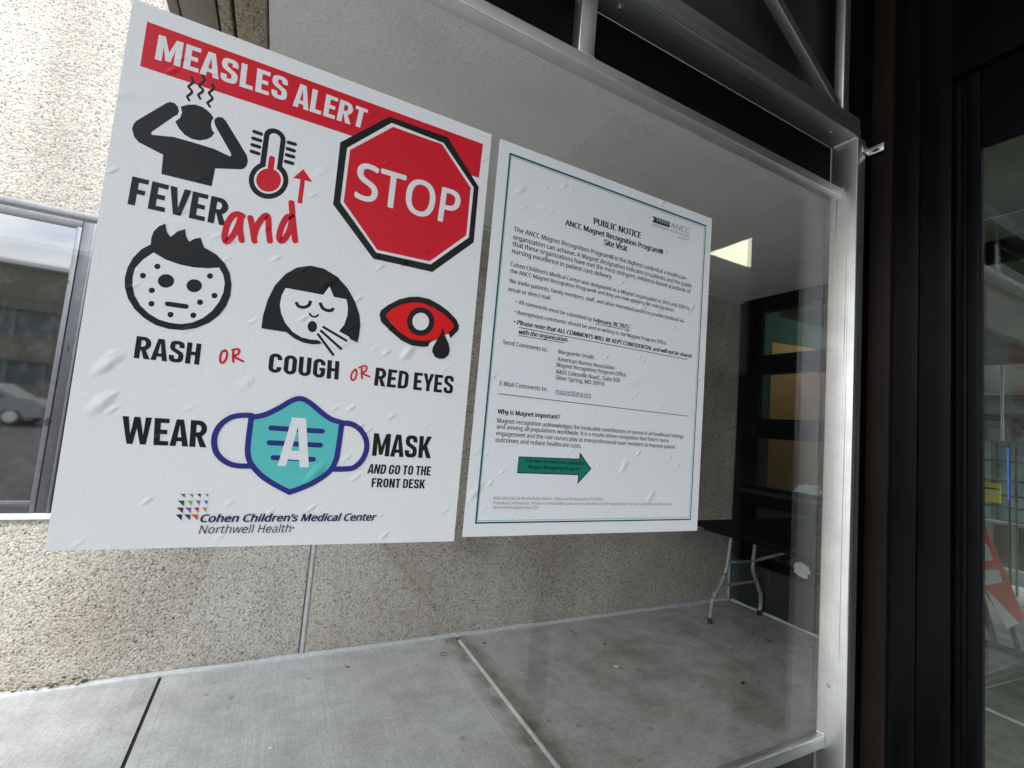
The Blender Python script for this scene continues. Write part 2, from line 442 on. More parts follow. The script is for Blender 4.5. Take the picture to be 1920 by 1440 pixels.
# tooled margins beside the joints: shallow grooves drawn as fine raised lips
b = MB()
for x, r_ in ((1.070, .0022), (1.281, .0022), (-.300, .0020)):
    b.tube([(x + random.uniform(-.002, .002), 0.3 + k * .13, -.0006) for k in range(20)], r_, 'paving', 6)
obj('tooled_edge', b, floor)
g = MB(); g.add([(-900, -900, -.16), (900, -900, -.16), (900, 900, -.16), (-900, 900, -.16)], [[0, 1, 2, 3]], 'asphalt')
tag(obj('street', g), 'asphalt street beyond the paving', 'street', kind='structure')
g = MB(); g.box(-.339, 60, -5.2, -5.004, -.16, -.004, 'pillar_grey', .02); g.box(-9, -.36, -1.05, -.904, -.16, -.004, 'pillar_grey', .02); g.box(-60, -9.004, -.9, YW, -.16, -.005, 'pillar_grey')
tag(obj('kerb', g), 'concrete kerb along the street', 'kerb', kind='structure')

# ------------------------------------------------------------------ pebble wall with its window
wall = empty('pebble_wall', (0, YW, 0), 'pale exposed pebble concrete wall with a metal window, behind the two posters', 'wall')
WX0, WX1, WZ0, WZ1 = -3.4, -0.62, .772, 2.203
b = MB()
b.box(-9, WX0, YW, YW + .25, -.02, 6.0, 'aggregate')
b.box(WX0, WX1, YW, YW + .25, WZ1, 6.0, 'aggregate')
b.box(WX0, WX1, YW, YW + .25, -.02, WZ0 - .012, 'aggregate')
b.box(WX1, .266, YW, YW + .25, -.02, 6.0, 'aggregate', 0)
obj('wall_panel', b, wall)
b = MB(); b.box(.302, XE - .001, YW, YW + .25, -.02, 6.0, 'aggregate'); obj('wall_panel', b, wall)
b = MB(); b.box(.266, .302, YW + .03, YW + .06, -.02, 6, 'joint_dark')
b.tube([(.287 + random.uniform(-.001, .001), YW + .014, k * .1) for k in range(28)], .0135, 'sealant', 12); obj('joint_sealant', b, wall)
win = MB()
win.box(WX0, WX1, YW - .012, YW + .1, 2.176, WZ1, 'alu_window_light', .002)
win.box(WX0, WX1, YW + .012, YW + .1, 2.163, 2.176, 'joint_dark')
win.box(WX0, -.9165, YW - .004, YW + .06, 2.131, 2.163, 'alu_window', .002)
win.box(-.9365, -.9165, YW - .004, YW + .06, .7875, 2.131, 'alu_window_light', .002)
win.box(WX0, -.9365, YW - .004, YW + .06, .7875, .832, 'alu_window', .002)
win.box(WX0, -.9365, YW + .0, YW + .05, .832, .838, 'alu_window_light', .001)
win.box(-.9165, -.9135, YW + .02, YW + .06, .7875, 2.163, 'joint_dark')
win.box(-.9135, -.875, YW - .002, YW + .06, .7875, 2.163, 'alu_window', .002)
win.box(-.875, -.862, YW - .012, YW + .06, .7875, 2.163, 'alu_window_light', .004)
win.box(-.862, WX1, YW - .002, YW + .06, .7875, 2.163, 'alu_window', .002)
wf = obj('window_frame', win, wall)
b = MB(); b.box(WX0, -.9365, YW + .018, YW + .026, .838, 2.131, 'mirror_glass'); obj('window_pane', b, wf)
b = MB(); b.box(WX0, WX1, YW - .022, YW + .06, .762, .7865, 'white_sill', .003); obj('window_sill', b, wf)
b = MB(); b.box(WX0, WX1, YW + .2, YW + .24, .77, 2.2, 'black_panel'); obj('window_backing', b, wf)
# grit that has fallen out of the wall foot
b = MB()
for k in range(150):
    x = -1.25 + random.random() ** 1.2 * .62; y = YW - .012 - random.random() * .022
    rr = random.uniform(.003, .010)
    b.blob((x, y, .022 + abs(random.gauss(0, .012))), rr, random.choice(['leaf', 'leaf', 'leaf_tan', 'aggregate', 'aggregate']), 6, (1, .7, .6))
tag(obj('leaf_litter', b), 'brown leaf bits and grit caught along the foot of the pebble wall', 'litter', kind='stuff')

# ------------------------------------------------------------------ canopy
can = empty('canopy', (1.8, .6, ZC), 'grey concrete canopy ceiling over the glazed frame with a brown metal edge', 'canopy')
b = MB(); b.box(-.172, 7.5, -2.4, YW - .03, ZC, 3.0, 'soffit_concrete', .004); b.box(5.45, 7.5, YW - .028, 6, ZC + .003, 3.0, 'soffit_concrete'); b.box(2.1, 7.5, -3.38, -2.402, ZC + .05, 3.0, 'soffit_concrete', .004); obj('ceiling_slab', b, can)  # far and front extension slabs are unseen, added to block light
b = MB(); b.box(-.172, XE, YW - .03, YW - .004, ZC - .022, ZC - .002, 'soffit_concrete', .003); obj('ceiling_trim', b, can)
b = MB(); b.box(-.276, -.176, -2.4, YW - .005, ZC - .004, 2.98, 'aggregate_fine', .006)
b.box(-.326, -.286, -2.4, YW - .005, ZC - .004, 2.98, 'aggregate_fine', .004)
b.box(-.34, -.17, -2.39, YW - .006, ZC + .03, 2.97, 'joint_dark'); obj('edge_beam', b, can)
b = MB(); b.box(-.444, -.333, -2.4, YW - .005, ZC - .003, 2.98, 'brown_soffit', .002)
b.box(-.481, -.448, -2.4, YW - .005, ZC - .005, 2.985, 'brown_soffit', .003); obj('soffit_panel', b, can)

plain('olive_panel', (.13, .14, .11), .7, 0, .15, 3)  # dark panel colour stands in for the unlit passage ceiling, cuts bounce
b = MB()
for i in range(5):
    for k in range(4):
        x, y = 2.25 + i * 1.06, 1.25 - (k + 1) * 1.12
        b.box(x, x + 1.045, y, y + 1.105, ZC - .0035, ZC + .002, 'olive_panel', .001)
obj('passage_panel', b, can)
b = MB(); b.box(3.64, 3.745, -3.2, 1.24, ZC - .12, ZC - .006, 'black_metal', .004); obj('downstand_beam', b, can)
b = MB(); b.box(3.90, 7.4, 1.30, 1.37, ZC - .05, ZC - .004, 'pole_white', .004); b.box(3.90, 7.4, 1.375, 2.6, ZC - .16, ZC - .003, 'fascia_olive', .004); obj('edge_trim', b, can)

# ------------------------------------------------------------------ dark window wall
ew = empty('dark_window_wall', (XE, 2.1, 0), 'black framed interior window wall closing the far end behind the folding table', 'window wall')
YA, YB, YC = YW - .012, 2.703, 1.30
b = MB()
def fr(y0, y1, z0, z1, dx=0.0, mat='black_metal'): b.box(XE + dx, XE + .10, y0, y1, z0, z1, mat, .003)
fr(YB, YA, .365, ZC - .002)
fr(1.95, YB, 2.560, ZC - .002); fr(1.95, YB, 1.996, 2.162, .002); fr(1.95, YB, 1.433, 1.603, .002)
fr(1.95, YB, .853, 1.02, .002); fr(1.95, YB, .365, .43, .002); fr(YC, 1.95, .365, ZC - .002)
for z in (2.075, 1.52): b.box(XE - .004, XE + .02, 1.95, YB + .1, z, z + .012, 'black_metal', .002)
b.box(XE - .012, XE + .02, 1.40, YB + .12, .955, .985, 'grey_panel', .004)
obj('window_frame', b, ew)
for z0, z1 in ((2.162, 2.560), (1.603, 1.996), (1.02, 1.433), (.43, .853)):
    b = MB(); b.box(XE + .03, XE + .036, 1.95, YB, z0, z1, 'dark_glass'); obj('window_pane', b, ew)
b = MB(); b.box(XE, XE + .1, YC, 2.50, 0, .358, 'base_panel', .002); b.box(XE + .003, XE + .1, 2.503, YA, 0, .358, 'base_panel', .002)
b.box(XE - .006, XE + .02, YC, YA, .358, .365, 'grey_panel', .001); obj('base_panel', b, ew)
b = MB(); b.box(XE - .012, XE, YA, YW - .002, .80, ZC - .03, 'alu_dark', .002); b.tube([(XE - .008, YA + .004, k * .1) for k in range(8)], .007, 'sealant', 8); obj('corner_trim', b, ew)

# rooms seen through that window
b = MB(); b.box(5.30, 5.40, 1.9, 4.9, 0, 3.4, 'teal_wall'); b.box(3.87, 5.30, 4.8, 4.9, 0, 3.4, 'teal_wall'); b.box(3.87, 5.3, 1.85, 1.95, 0, 3.4, 'teal_wall')
b.box(3.87, 5.3, 1.95, 4.8, 3.3, 3.4, 'white_sill'); b.box(3.872, 5.3, 1.95, 4.8, -.01, .004, 'pillar_grey'); b.box(3.865, 3.965, YW + .26, 4.8, 0, 3.4, 'teal_wall')
tag(obj('teal_room', b), 'dark teal painted interior walls seen through the black window', 'wall')
b = MB(); b.prism([(5.16, 1.96, .005), (5.16, 3.515, .005), (5.16, 3.515, 2.60), (5.16, 3.2, 2.52), (5.16, 2.7, 2.36), (5.16, 1.96, 2.30)], (.1, 0, 0), 'orange_wall')
tag(obj('orange_partition', b), 'orange painted partition inside the teal room behind the dark window', 'wall')
b = MB(); b.box(4.25, 4.75, 2.6, 3.2, 3.27, 3.298, 'room_lamp'); b.box(4.22, 4.78, 2.57, 3.23, 3.285, 3.299, 'white_sill')
tag(obj('room_lamp', b), 'ceiling lamp panel lighting the orange and teal room', 'lamp')
p_ = on_x(1421, 838, 5.28)
al = MB(); al.box(5.25, 5.298, p_.y - .07, p_.y + .07, p_.z - .08, p_.z + .08, 'alarm_red', .01); al.tube([(5.246, p_.y, p_.z - .02), (5.252, p_.y, p_.z - .02)], .03, 'white_sill', 12)
tag(obj('fire_alarm', al), 'small red fire alarm box on the teal interior wall', 'alarm')
b = MB(); b.box(4.0, 4.5, 1.98, 2.9, .86, .90, 'black_metal', .005); b.box(4.05, 4.45, 2.02, 2.85, 0, .859, 'black_panel'); tag(obj('counter', b), 'dark counter inside the orange room behind the middle window panes', 'counter')
bm = bmesh.new(); bmesh.ops.create_icosphere(bm, subdivisions=4, radius=1)
for v in bm.verts:
    k = 1 + .22 * math.sin(5 * v.co.x + 3 * v.co.y) * math.cos(4 * v.co.z + v.co.y * 6) + random.uniform(-.06, .06)
    v.co = Vector((v.co.x * .10 * k, v.co.y * .19 * k, max(-.0, v.co.z) * .15 * k))
bmesh.ops.translate(bm, vec=(4.2, 2.42, .902), verts=bm.verts)
b = MB(); b.bm(bm, 'white_paper', False); tag(obj('paper_bag', b), 'crumpled white bag lying on the dark counter behind the window', 'bag')

# torn paper stuck low on the window frame
c0 = on_x(1503, 1068, XE - .004); pts = []
for k in range(22):
    a = 2 * math.pi * k / 22; rr = (.052 + random.uniform(-.010, .011))
    pts.append((XE - .006 - random.uniform(0, .006), c0.y + rr * 1.15 * math.cos(a), c0.z + rr * 1.05 * math.sin(a)))
b = MB(); ctr = [(XE - .016, c0.y, c0.z)]
mid = [(XE - random.uniform(.006, .022), c0.y + (p[1] - c0.y) * .55, c0.z + (p[2] - c0.z) * .55) for p in pts]
n = 22; V = ctr + mid + pts + [(XE + .0015, p[1], p[2]) for p in pts]
F = [[0, 1 + k, 1 + (k + 1) % n] for k in range(n)] + [[1 + k, 1 + n + k, 1 + n + (k + 1) % n, 1 + (k + 1) % n] for k in range(n)] + \
    [[1 + n + k, 1 + 2 * n + k, 1 + 2 * n + (k + 1) % n, 1 + n + (k + 1) % n] for k in range(n)]
b.add(V, F, 'white_paper'); tag(obj('torn_paper', b), 'torn scrap of white paper stuck low on the black window frame', 'paper')

# ------------------------------------------------------------------ folding table
ft = empty('folding_table', (3.36, 2.05, 0), 'black topped folding table with bent grey legs standing in the corner', 'folding table')
b = MB(); b.box(2.968, 3.738, 1.42, 2.645, .716, .750, 'table_black', .014, 3); obj('tabletop', b, ft)
b = MB(); b.box(3.03, 3.68, 1.50, 2.57, .690, .7155, 'table_black', .004); obj('apron', b, ft)
YL = 2.5425
def leg_pts(pl): return [on_y(x, y, YL) for x, y in pl]
def smooth(pl, n=6, closed=False):
    out = []; N = len(pl)
    for i in range(N - (0 if closed else 1)):
        p = [Vector((*pl[(i + k) % N if closed else max(0, min(N - 1, i + k))], 0)[:3]) for k in (-1, 0, 1, 2)]
        for s_ in range(n):
            t = s_ / n
            q = .5 * ((2 * p[1]) + (p[2] - p[0]) * t + (2 * p[0] - 5 * p[1] + 4 * p[2] - p[3]) * t * t + (3 * p[1] - p[0] - 3 * p[2] + p[3]) * t ** 3)
            out.append((q.x, q.y))
    if not closed: out.append(tuple(pl[-1])[:2])
    return out
LA = [(1331, 1163), (1334, 1138), (1338, 1119), (1348, 1101), (1357, 1083), (1363, 1064), (1367, 1037), (1371, 1008), (1372.5, 996)]
LB = [(1424, 1150), (1426, 1136), (1426, 1115), (1422, 1101), (1416.5, 1084), (1411.5, 1066), (1412.5, 1052), (1415, 1027), (1417.5, 1010)]
for pl in (LA, LB):
    pp = leg_pts(smooth(pl, 5)); dz = pp[0].z - .035
    pp = [Vector((q.x, q.y, q.z - dz * max(0, 1 - i / 8))) for i, q in enumerate(pp)]
    pp[-1].z = .692
    b = MB(); b.tube(pp, .0155, 'leg_grey', 14); lg = obj('leg', b, ft)
    b = MB(); b.tube([pp[0] - Vector((0, 0, .035)), pp[0] + Vector((0, 0, .006))], .0185, 'rubber', 14); obj('foot_cap', b, lg)
    b = MB(); b.tube([Vector((pp[-1].x - .03, YL, .684)), Vector((pp[-1].x + .03, YL, .684))], .020, 'sealant', 10); b.box(pp[-1].x - .02, pp[-1].x + .02, YL - .03, YL + .05, .660, .689, 'leg_grey', .004); obj('hinge', b, lg)
b = MB(); b.tube([on_y(1365, 1054, YL), on_y(1412, 1052, YL)], .010, 'leg_grey', 10); obj('crossbar', b, ft)
b = MB(); b.tube([on_y(1352, 1098, YL), on_y(1417, 1090, YL)], .011, 'leg_grey', 10); obj('crossbar', b, ft)
b = MB(); a0, a1 = on_y(1371, 1053.5, YL), on_y(1378, 1053.2, YL); b.tube([a0, a1], .0125, 'tag_blue', 10); obj('blue_tape', b, ft)
e1 = on_y(1417, 1051, YL)
b = MB(); b.tube([e1, e1.lerp(Vector((3.42, 2.02, .69)), .42)], .012, 'leg_grey', 10); b.tube([e1.lerp(Vector((3.42, 2.02, .69)), .40), Vector((3.42, 2.02, .69))], .009, 'leg_grey', 10)
obj('folding_brace', b, ft)
b = MB(); b.box(3.30, 3.52, 1.98, 2.03, .672, .690, 'sealant', .003); obj('brace_bracket', b, ft)
for k in range(2):
    x = 3.12 + k * .57
    b = MB(); b.tube([(x, 1.62, .0), (x, 1.62, .30), (x + (.09 if k == 0 else -.06), 1.62, .52), (x + (.1 if k == 0 else -.07), 1.62, .692)], .0155, 'leg_grey', 12); obj('leg', b, ft)

# ------------------------------------------------------------------ welded aluminium frame with glass
af = empty('glazed_frame', (.35, D, 0), 'welded bare aluminium frame holding the clear glass pane with posters', 'glazed frame')
XL = -.36
PX0, PX1 = 1.066, 1.0965
b = MB(); b.box(PX0, PX1, YF, D, 0, 2.0605, 'alu_upright', .0018); obj('post', b, af)
b = MB(); b.box(XL - .035, XL, YF, D, 0, 2.0605, 'alu_upright', .0018); obj('post', b, af)
b = MB(); b.box(XL, PX0 - .0005, YR, D, 1.9345, 1.9535, 'alu_rail', .0012); obj('top_rail', b, af)
b = MB(); b.box(XL, PX0 - .0005, .5814, D, .7745, .7970, 'alu_rail', .0015); obj('sill_rail', b, af)
b = MB(); b.box(XL - .035, PX1 - .020, YF, D, 2.0610, 2.0785, 'alu_dark', .0012); obj('header_beam', b, af)
b = MB(); b.box(XL - .035, 1.0755, YF + .0008, YF + .022, 2.0790, 2.1040, 'alu_dark', .0015); obj('truss_chord', b, af)
b = MB(); b.box(.3545, .3840, YR + .002, D - .001, 1.9540, 2.0605, 'alu_upright', .0012); obj('stub_post', b, af)
b = MB(); b.box(1.0075, 1.0297, YF + .001, YF + .0205, 2.1045, 2.66, 'alu_upright', .0015); obj('truss_post', b, af)
def bar(p, q, w, y0, y1, mat):
    p, q = Vector(p), Vector(q); t = (q - p).normalized(); nrm = Vector((-t.z, 0, t.x)) * (w / 2)
    c = [p - nrm, p + nrm, q + nrm, q - nrm]
    bm = bmesh.new(); v0 = [bm.verts.new((k.x, y0, k.z)) for k in c]; v1 = [bm.verts.new((k.x, y1, k.z)) for k in c]
    for f in ([v0[0], v0[1], v0[2], v0[3]], [v1[3], v1[2], v1[1], v1[0]]): bm.faces.new(f)
    for k in range(4): bm.faces.new([v0[k], v1[k], v1[(k + 1) % 4], v0[(k + 1) % 4]])
    bmesh.ops.recalc_face_normals(bm, faces=bm.faces[:])
    bmesh.ops.bevel(bm, geom=bm.edges[:], offset=.0013, segments=2, affect='EDGES', profile=.5)
    return MB().bm(bm, mat, True)
obj('diagonal_brace', bar((.993, 0, 2.108), (.17, 0, 2.640), .0195, YF + .002, YF + .0215, 'alu_dark'), af)
b = MB(); b.box(XL, PX0 - .001, D - .001, D + .005, .7975, 1.934, 'pane_glass'); obj('glass_pane', b, af)
b = MB(); b.box(XL, 1.0625, D + .001, D + .006, .02, .7742, 'grey_panel'); obj('kick_panel', b, af)
b = MB(); b.box(XL, PX0 - .001, D + .0005, D + .006, 1.954, 2.0608, 'black_panel'); obj('infill_panel', b, af)
b = MB(); b.box(XL - .03, 1.105, D - .012, D - .004, 2.1045, 2.66, 'grey_panel'); obj('infill_panel', b, af)
# welds
def weld(p, q, r, n=11):
    w = MB(); p, q = Vector(p), Vector(q)
    for k in range(n):
        c = p.lerp(q, k / (n - 1)); d_ = (q - p).length / n
        w.blob(c, r, 'alu_weld', 10, tuple((.62 if abs((q - p)[i]) == max(abs(t) for t in (q - p)) else 1.0) for i in range(3)))
    return w
obj('weld_bead', weld((PX0 - .0015, YF + .004, 2.0600), (PX0 - .0015, D - .008, 2.0600), .0032, 15), af)
obj('weld_bead', weld((PX0 - .0015, .585, .7985), (PX0 - .0015, D - .004, .7985), .0034, 8), af)
obj('weld_bead', weld((PX0 - .0012, YR + .002, 1.9340), (PX0 - .0012, D - .006, 1.9340), .0022, 8), af)
obj('weld_bead', weld((PX0 - .001, YR - .0005, 1.936), (PX0 - .001, YR - .0005, 1.953), .0014, 6), af)
obj('weld_bead', weld((.3555, YR + .0005, 1.9545), (.383, YR + .0005, 1.9545), .0010, 10), af)
obj('weld_bead', weld((PX0 - .001, .583, .7740), (PX0 - .001, .592, .7740), .0018, 5), af)
def bolt(c, axis, r=.0042):
    c = Vector(c); a = Vector(axis); w = MB()
    w.tube([c, c + a * .0012], r * 1.5, 'alu_dark', 16); w.tube([c + a * .0012, c + a * .0045], r, 'alu_weld', 6)
    w.tube([c + a * .0046, c + a * .0050], r * .45, 'rubber', 8)
    return w
for px, py in ((1162, 14), (1558, 248)):
    q = on_z(px, py, 2.061); obj('bolt', bolt((q.x, q.y, 2.061), (0, 0, -1)), af)
q = on_x(1553, 1286, PX0); obj('bolt', bolt((PX0, q.y, q.z), (-1, 0, 0), .0024), af)
bz = on_y(1612, 276, YF).z
b = MB(); b.box(1.0815, 1.106, YF - .0022, YF - .0002, bz - .009, bz + .008, 'alu_weld', .0008)
b.box(1.1062, 1.1085, YF - .030, YF - .0002, bz - .009, bz + .009, 'alu_weld', .001)
b.tube([(1.092, YF - .0022, bz - .001), (1.092, YF - .0045, bz - .001)], .0035, 'alu_dark', 6)
b.prism([(1.1060, YF - .008 - k * .002, bz - .002 + math.sin(math.pi * k / 7) * .0025) for k in range(8)] + [(1.1060, YF - .022 + k * .002, bz - .003 - math.sin(math.pi * k / 7) * .0025) for k in range(8)], (-.0004, 0, 0), 'rubber')
obj('angle_bracket', b, af)

# ------------------------------------------------------------------ black entrance door and its surround
dr = empty('entrance_door', (XD, .2, 0), 'black metal entrance doorway with a tall glass leaf, right of the aluminium post', 'door')
b = MB(); 
b.box(PX1 + .0008, 1.36, D - .030, D + .003, 0, ZC - .004, 'black_panel')
b.box(XD, XD + .12, .502, .5435, 0, ZC - .002, 'brown_reflection_metal', .003)
b.box(XD + .003, XD + .12, .455, .4995, 0, ZC - .002, 'black_metal', .003)
b.box(XD + .001, XD + .12, .404, .4535, 0, ZC - .002, 'black_metal', .002)
b.box(XD + .006, XD + .10, .4995, .502, 0, ZC - .003, 'black_panel'); b.box(XD + .006, XD + .10, .4535, .455, 0, ZC - .003, 'black_panel')
b.box(XD + .001, XD + .12, -1.2, .4038, 2.126, ZC - .002, 'black_metal', .002)
b.box(XD + .02, XD + .12, .396, .4036, 0, 2.125, 'black_panel'); obj('door_surround', b, dr)
b = MB(); b.box(XD + .013, XD + .055, .3845, .3945, .01, 2.118, 'black_metal', .003)
b.box(XD + .006, XD + .019, .3632, .3842, .01, 2.118, 'black_metal', .003)
b.box(XD + .008, XD + .022, -.55, .3630, 1.962, 2.117, 'black_metal', .003); b.box(XD + .008, XD + .022, -.55, .363, .01, .12, 'black_metal', .003)
b.box(XD + .008, XD + .05, -.65, -.5505, .01, 2.118, 'black_metal', .003)
lf = obj('door_leaf', b, dr)
b = MB(); b.box(XD + .0125, XD + .0185, -.55, .3630, .12, 1.962, 'door_glass'); obj('door_glass', b, lf)
b = MB(); b.tube([(XD + .0095, .3634, .13), (XD + .0095, .3634, 1.955)], .0012, 'rubber', 6); obj('glazing_bead', b, lf)

# ------------------------------------------------------------------ ceiling light over the passage (also mirrored in the glass pane)
b = MB(); b.box(2.575, 3.10, -1.05, -.65, ZC - .012, ZC - .004, 'lamp_diffuser'); cl = empty('ceiling_light', (2.9, -.72, ZC), 'square warm ceiling light panel in the canopy, mirrored in the glass', 'ceiling light')
obj('diffuser', b, cl)
b = MB()
for x0, x1, y0, y1 in ((2.555, 2.575, -1.07, -.63), (3.10, 3.12, -1.07, -.63), (2.575, 3.10, -1.07, -1.05), (2.575, 3.10, -.65, -.63)): b.box(x0, x1, y0, y1, ZC - .010, ZC - .001, 'white_sill')
obj('frame', b, cl)

# ------------------------------------------------------------------ things seen through the door glass
fx = 8.0
fa = empty('far_shopfront', (fx, 2.4, 0), 'greenish glazed shopfront across the passage, seen through the door glass', 'building')
b = MB(); b.box(fx + .1, fx + .4, -3, 6, 1.66, 3.6, 'facade_dark'); b.box(fx + .05, fx + .4, -3, 6, 2.75, 2.95, 'fascia_olive'); b.box(fx + .04, fx + .4, -3, 6, 2.25, 2.30, 'fascia_olive'); b.box(fx + .04, fx + .4, -3, 6, 1.95, 2.02, 'black_panel'); obj('fascia', b, fa)
b = MB(); b.box(fx + .15, fx + .4, -3, 6, .72, 1.66, 'facade_teal')
for k in range(30):
    y = -2.9 + k * .3; b.box(fx + .12, fx + .16, y, y + .05, .72, 1.66, 'facade_dark')
for z in (1.18, 1.0, .86, 1.42): b.box(fx + .12, fx + .155, -3, 6, z, z + .025, 'facade_dark')
obj('window_band', b, fa)
b = MB(); b.box(fx + .1, fx + .4, -3, 6, 0, .72, 'facade_dark')
for k in range(40):
    y = -2.95 + k * .21; b.box(fx + .05, fx + .12, y, y + .075, .02, .66, 'pillar_grey', .01)
b.box(fx + .02, fx + .2, -3, 6, .66, .70, 'pillar_grey', .01); b.box(fx - .1, fx + .1, -3, 6, 0, .16, 'pillar_grey', .01); obj('railing', b, fa)
b = MB(); b.box(fx - .5, fx - .46, 2.475, 2.55, 0, 3.2, 'facade_dark', .004); b.tube([(fx - .55, 2.24, 1.66), (fx - .55, 2.24, 3.1)], .014, 'pole_white', 10)
tag(obj('door_post', b), 'slim white pole seen through the door glass', 'pole')
a, c = on_x(1837, 903, 7.4), on_x(1875, 947, 7.4)
b = MB(); b.box(7.4, 7.42, c.y, a.y + .1, c.z + .02, a.z, 'sign_yellow'); b.box(7.395, 7.399, c.y, a.y + .1, a.z - .075, a.z - .055, 'barricade_black'); b.box(7.396, 7.399, c.y, a.y + .1, c.z + .105, c.z + .12, 'pole_white')
b.tube([(7.43, a.y + .05, 0), (7.43, a.y + .05, c.z + .1)], .02, 'barricade_black', 8)
tag(obj('yellow_sign', b), 'bright yellow board with a black stripe behind the door glass', 'sign')
a, c = on_x(1889.5, 840, 7.3), on_x(1891, 938, 7.3)
b = MB(); b.tube([(7.3, c.y, c.z), (7.3, a.y, a.z)], .007, 'blue_tube', 8); b.tube([(7.33, c.y, 0), (7.33, a.y, a.z + .05)], .012, 'barricade_black', 8)
tag(obj('blue_light', b), 'thin upright blue light strip beside the yellow board', 'light')
c = on_x(1902, 808, 7.2); ring = [(7.2, c.y + .048 * math.cos(k * math.pi / 10), c.z + .075 * math.sin(k * math.pi / 10)) for k in range(21)]
b = MB(); b.tube(ring, .010, 'pillar_grey', 8); b.tube([(7.21, c.y - .02, c.z), (7.21, c.y - .16, c.z)], .008, 'pole_white', 8); b.tube([(7.23, c.y, c.z - .07), (7.23, c.y, 0)], .012, 'facade_dark', 8)
tag(obj('ring_post', b), 'oval grey ring on a thin post behind the door glass', 'post')
# striped barricade
XB = 4.9
br_ = empty('barricade', (XB, 1.5, 0), 'orange and white striped folding barricade seen through the door glass', 'barricade')
def bq(pts, mat, dx=0.0):
    w = [on_x(x, y, XB + dx) for x, y in pts]
    return MB().prism([(XB + dx, q.y, q.z) for q in w], (.02, 0, 0), mat)
obj('striped_panel', bq([(1832, 960), (1842, 975), (1920, 1160), (1890, 1180), (1832, 1088)], 'barricade_orange', .002), br_)
for poly in ([(1832, 1070), (1872, 1067), (1880, 1092), (1840, 1099), (1832, 1092)], [(1850, 1106), (1862, 1118), (1911, 1168), (1889, 1179), (1872, 1150)],
             [(1832, 1010), (1852, 1022), (1862, 1050), (1832, 1054)]):
    w = [on_x(x, y, XB) for x, y in poly]; s_ = MB().prism([(XB - .003, q.y, q.z) for q in w], (.004, 0, 0), 'barricade_white'); obj('white_stripe', s_, br_)
f0 = on_z(1897, 1201, 0); t0 = on_x(1836, 1085, XB + .03)
b = MB(); b.tube([(XB + .035, t0.y + .05, t0.z + .12), (XB + .25, f0.y + .02, .02)], .022, 'barricade_black', 8); b.box(XB + .02, XB + .06, 1.2, 1.85, .02, .06, 'barricade_black'); b.tube([(XB + .04, 1.62, .92), (XB + .03, 1.40, .05)], .014, 'barricade_black', 8); obj('leg', b, br_)
b = MB(); p0, p1 = on_z(1835, 1287, .006), on_z(1930, 1262, .006)
dv = (p1 - p0); nv = Vector((-dv.y, dv.x, 0)).normalized() * .03; p0 -= dv * 1; p1 += dv * 4
b.prism([p0 - nv, p0 + nv, p1 + nv, p1 - nv], (0, 0, .012), 'pole_white'); tag(obj('threshold_strip', b), 'pale metal strip across the paving beyond the door', 'strip')

# ------------------------------------------------------------------ building across the street, mirrored in the left window
ob_ = empty('office_building', (-12, -25, 0), 'low banded office building across the street, mirrored in the window', 'building')
b = MB(); b.box(-45, 25, -40, -25, -.16, 1.3, 'bldg_stone'); b.box(-45, 25, -40, -25, 2.4, 3.6, 'bldg_stone'); b.box(-45, 25, -40, -25, 4.9, 7.05, 'bldg_stone')
b.box(-45.3, 25.3, -40.3, -24.8, 7.05, 7.25, 'white_sill'); obj('facade', b, ob_)
b = MB(); b.box(-44.8, 24.8, -39.8, -25.2, 1.3, 2.4, 'bldg_glass'); b.box(-44.8, 24.8, -39.8, -25.2, 3.6, 4.9, 'bldg_glass')
for k in range(48):
    x = -44 + k * 1.4; b.box(x, x + .12, -25.2, -25.1, 1.3, 2.4, 'pillar_grey'); b.box(x, x + .12, -25.2, -25.1, 3.6, 4.9, 'pillar_grey')
obj('window_band', b, ob_)

def car(x, y, paint, label):
    c = empty('parked_car', (x, y, -.16), label, 'car')
    pr = [(-2.2, .35), (-2.15, .62), (-1.95, .80), (-1.35, .92), (-.75, 1.40), (-.2, 1.47), (.75, 1.45), (1.45, 1.02), (2.0, .95), (2.2, .75), (2.22, .35), (1.75, .32), (1.6, .55), (1.2, .55), (1.05, .28), (-1.05, .28), (-1.2, .55), (-1.6, .55), (-1.75, .32)]
    w = MB(); w.prism([(x + a, y - .85, z - .16) for a, z in pr], (0, 1.7, 0), paint); obj('body', w, c)
    for yy in (y - .862, y + .852):
        for sh in ([(-1.1, .95), (-.68, 1.33), (-.2, 1.39), (.1, 1.39), (.1, .95)], [(.16, .95), (.16, 1.39), (.72, 1.37), (1.25, .98)]):
            w = MB(); w.prism([(x + a, yy, z - .16) for a, z in sh], (0, .01, 0), 'bldg_glass'); obj('side_window', w, c)
    for a in (-1.4, 1.4):
        for yy in (y - .84, y + .62):
            w = MB(); w.tube([(x + a, yy, .16), (x + a, yy + .22, .16)], .32, 'rubber', 20); wh = obj('wheel', w, c)
            w = MB(); w.tube([(x + a, yy + .221, .16), (x + a, yy + .226, .16)], .20, 'alu_weld', 14); obj('rim', w, wh)
    return c
plain('car_white', (.30, .31, .33), .25, 0, .03, 2); plain('car_dark', (.03, .035, .05), .25, 0, .1, 2)
car(-9.6, -17.5, 'car_white', 'pale grey parked car across the street, mirrored in the left window')
car(-14.8, -17.6, 'car_dark', 'dark blue parked car across the street, mirrored in the left window')
b = MB(); b.box(1.9, 5.54, -5, -3.4, -.16, 7.5, 'facade_dark'); b.box(6.12, 6.8, -5, -3.4, -.16, 7.5, 'facade_dark'); b.box(5.54, 6.12, -5, -3.4, -.16, 1.55, 'facade_dark'); b.box(5.54, 6.12, -5, -3.4, 2.10, 7.5, 'facade_dark')  # unseen block added to darken passage and pane reflection; opening mirrors sky
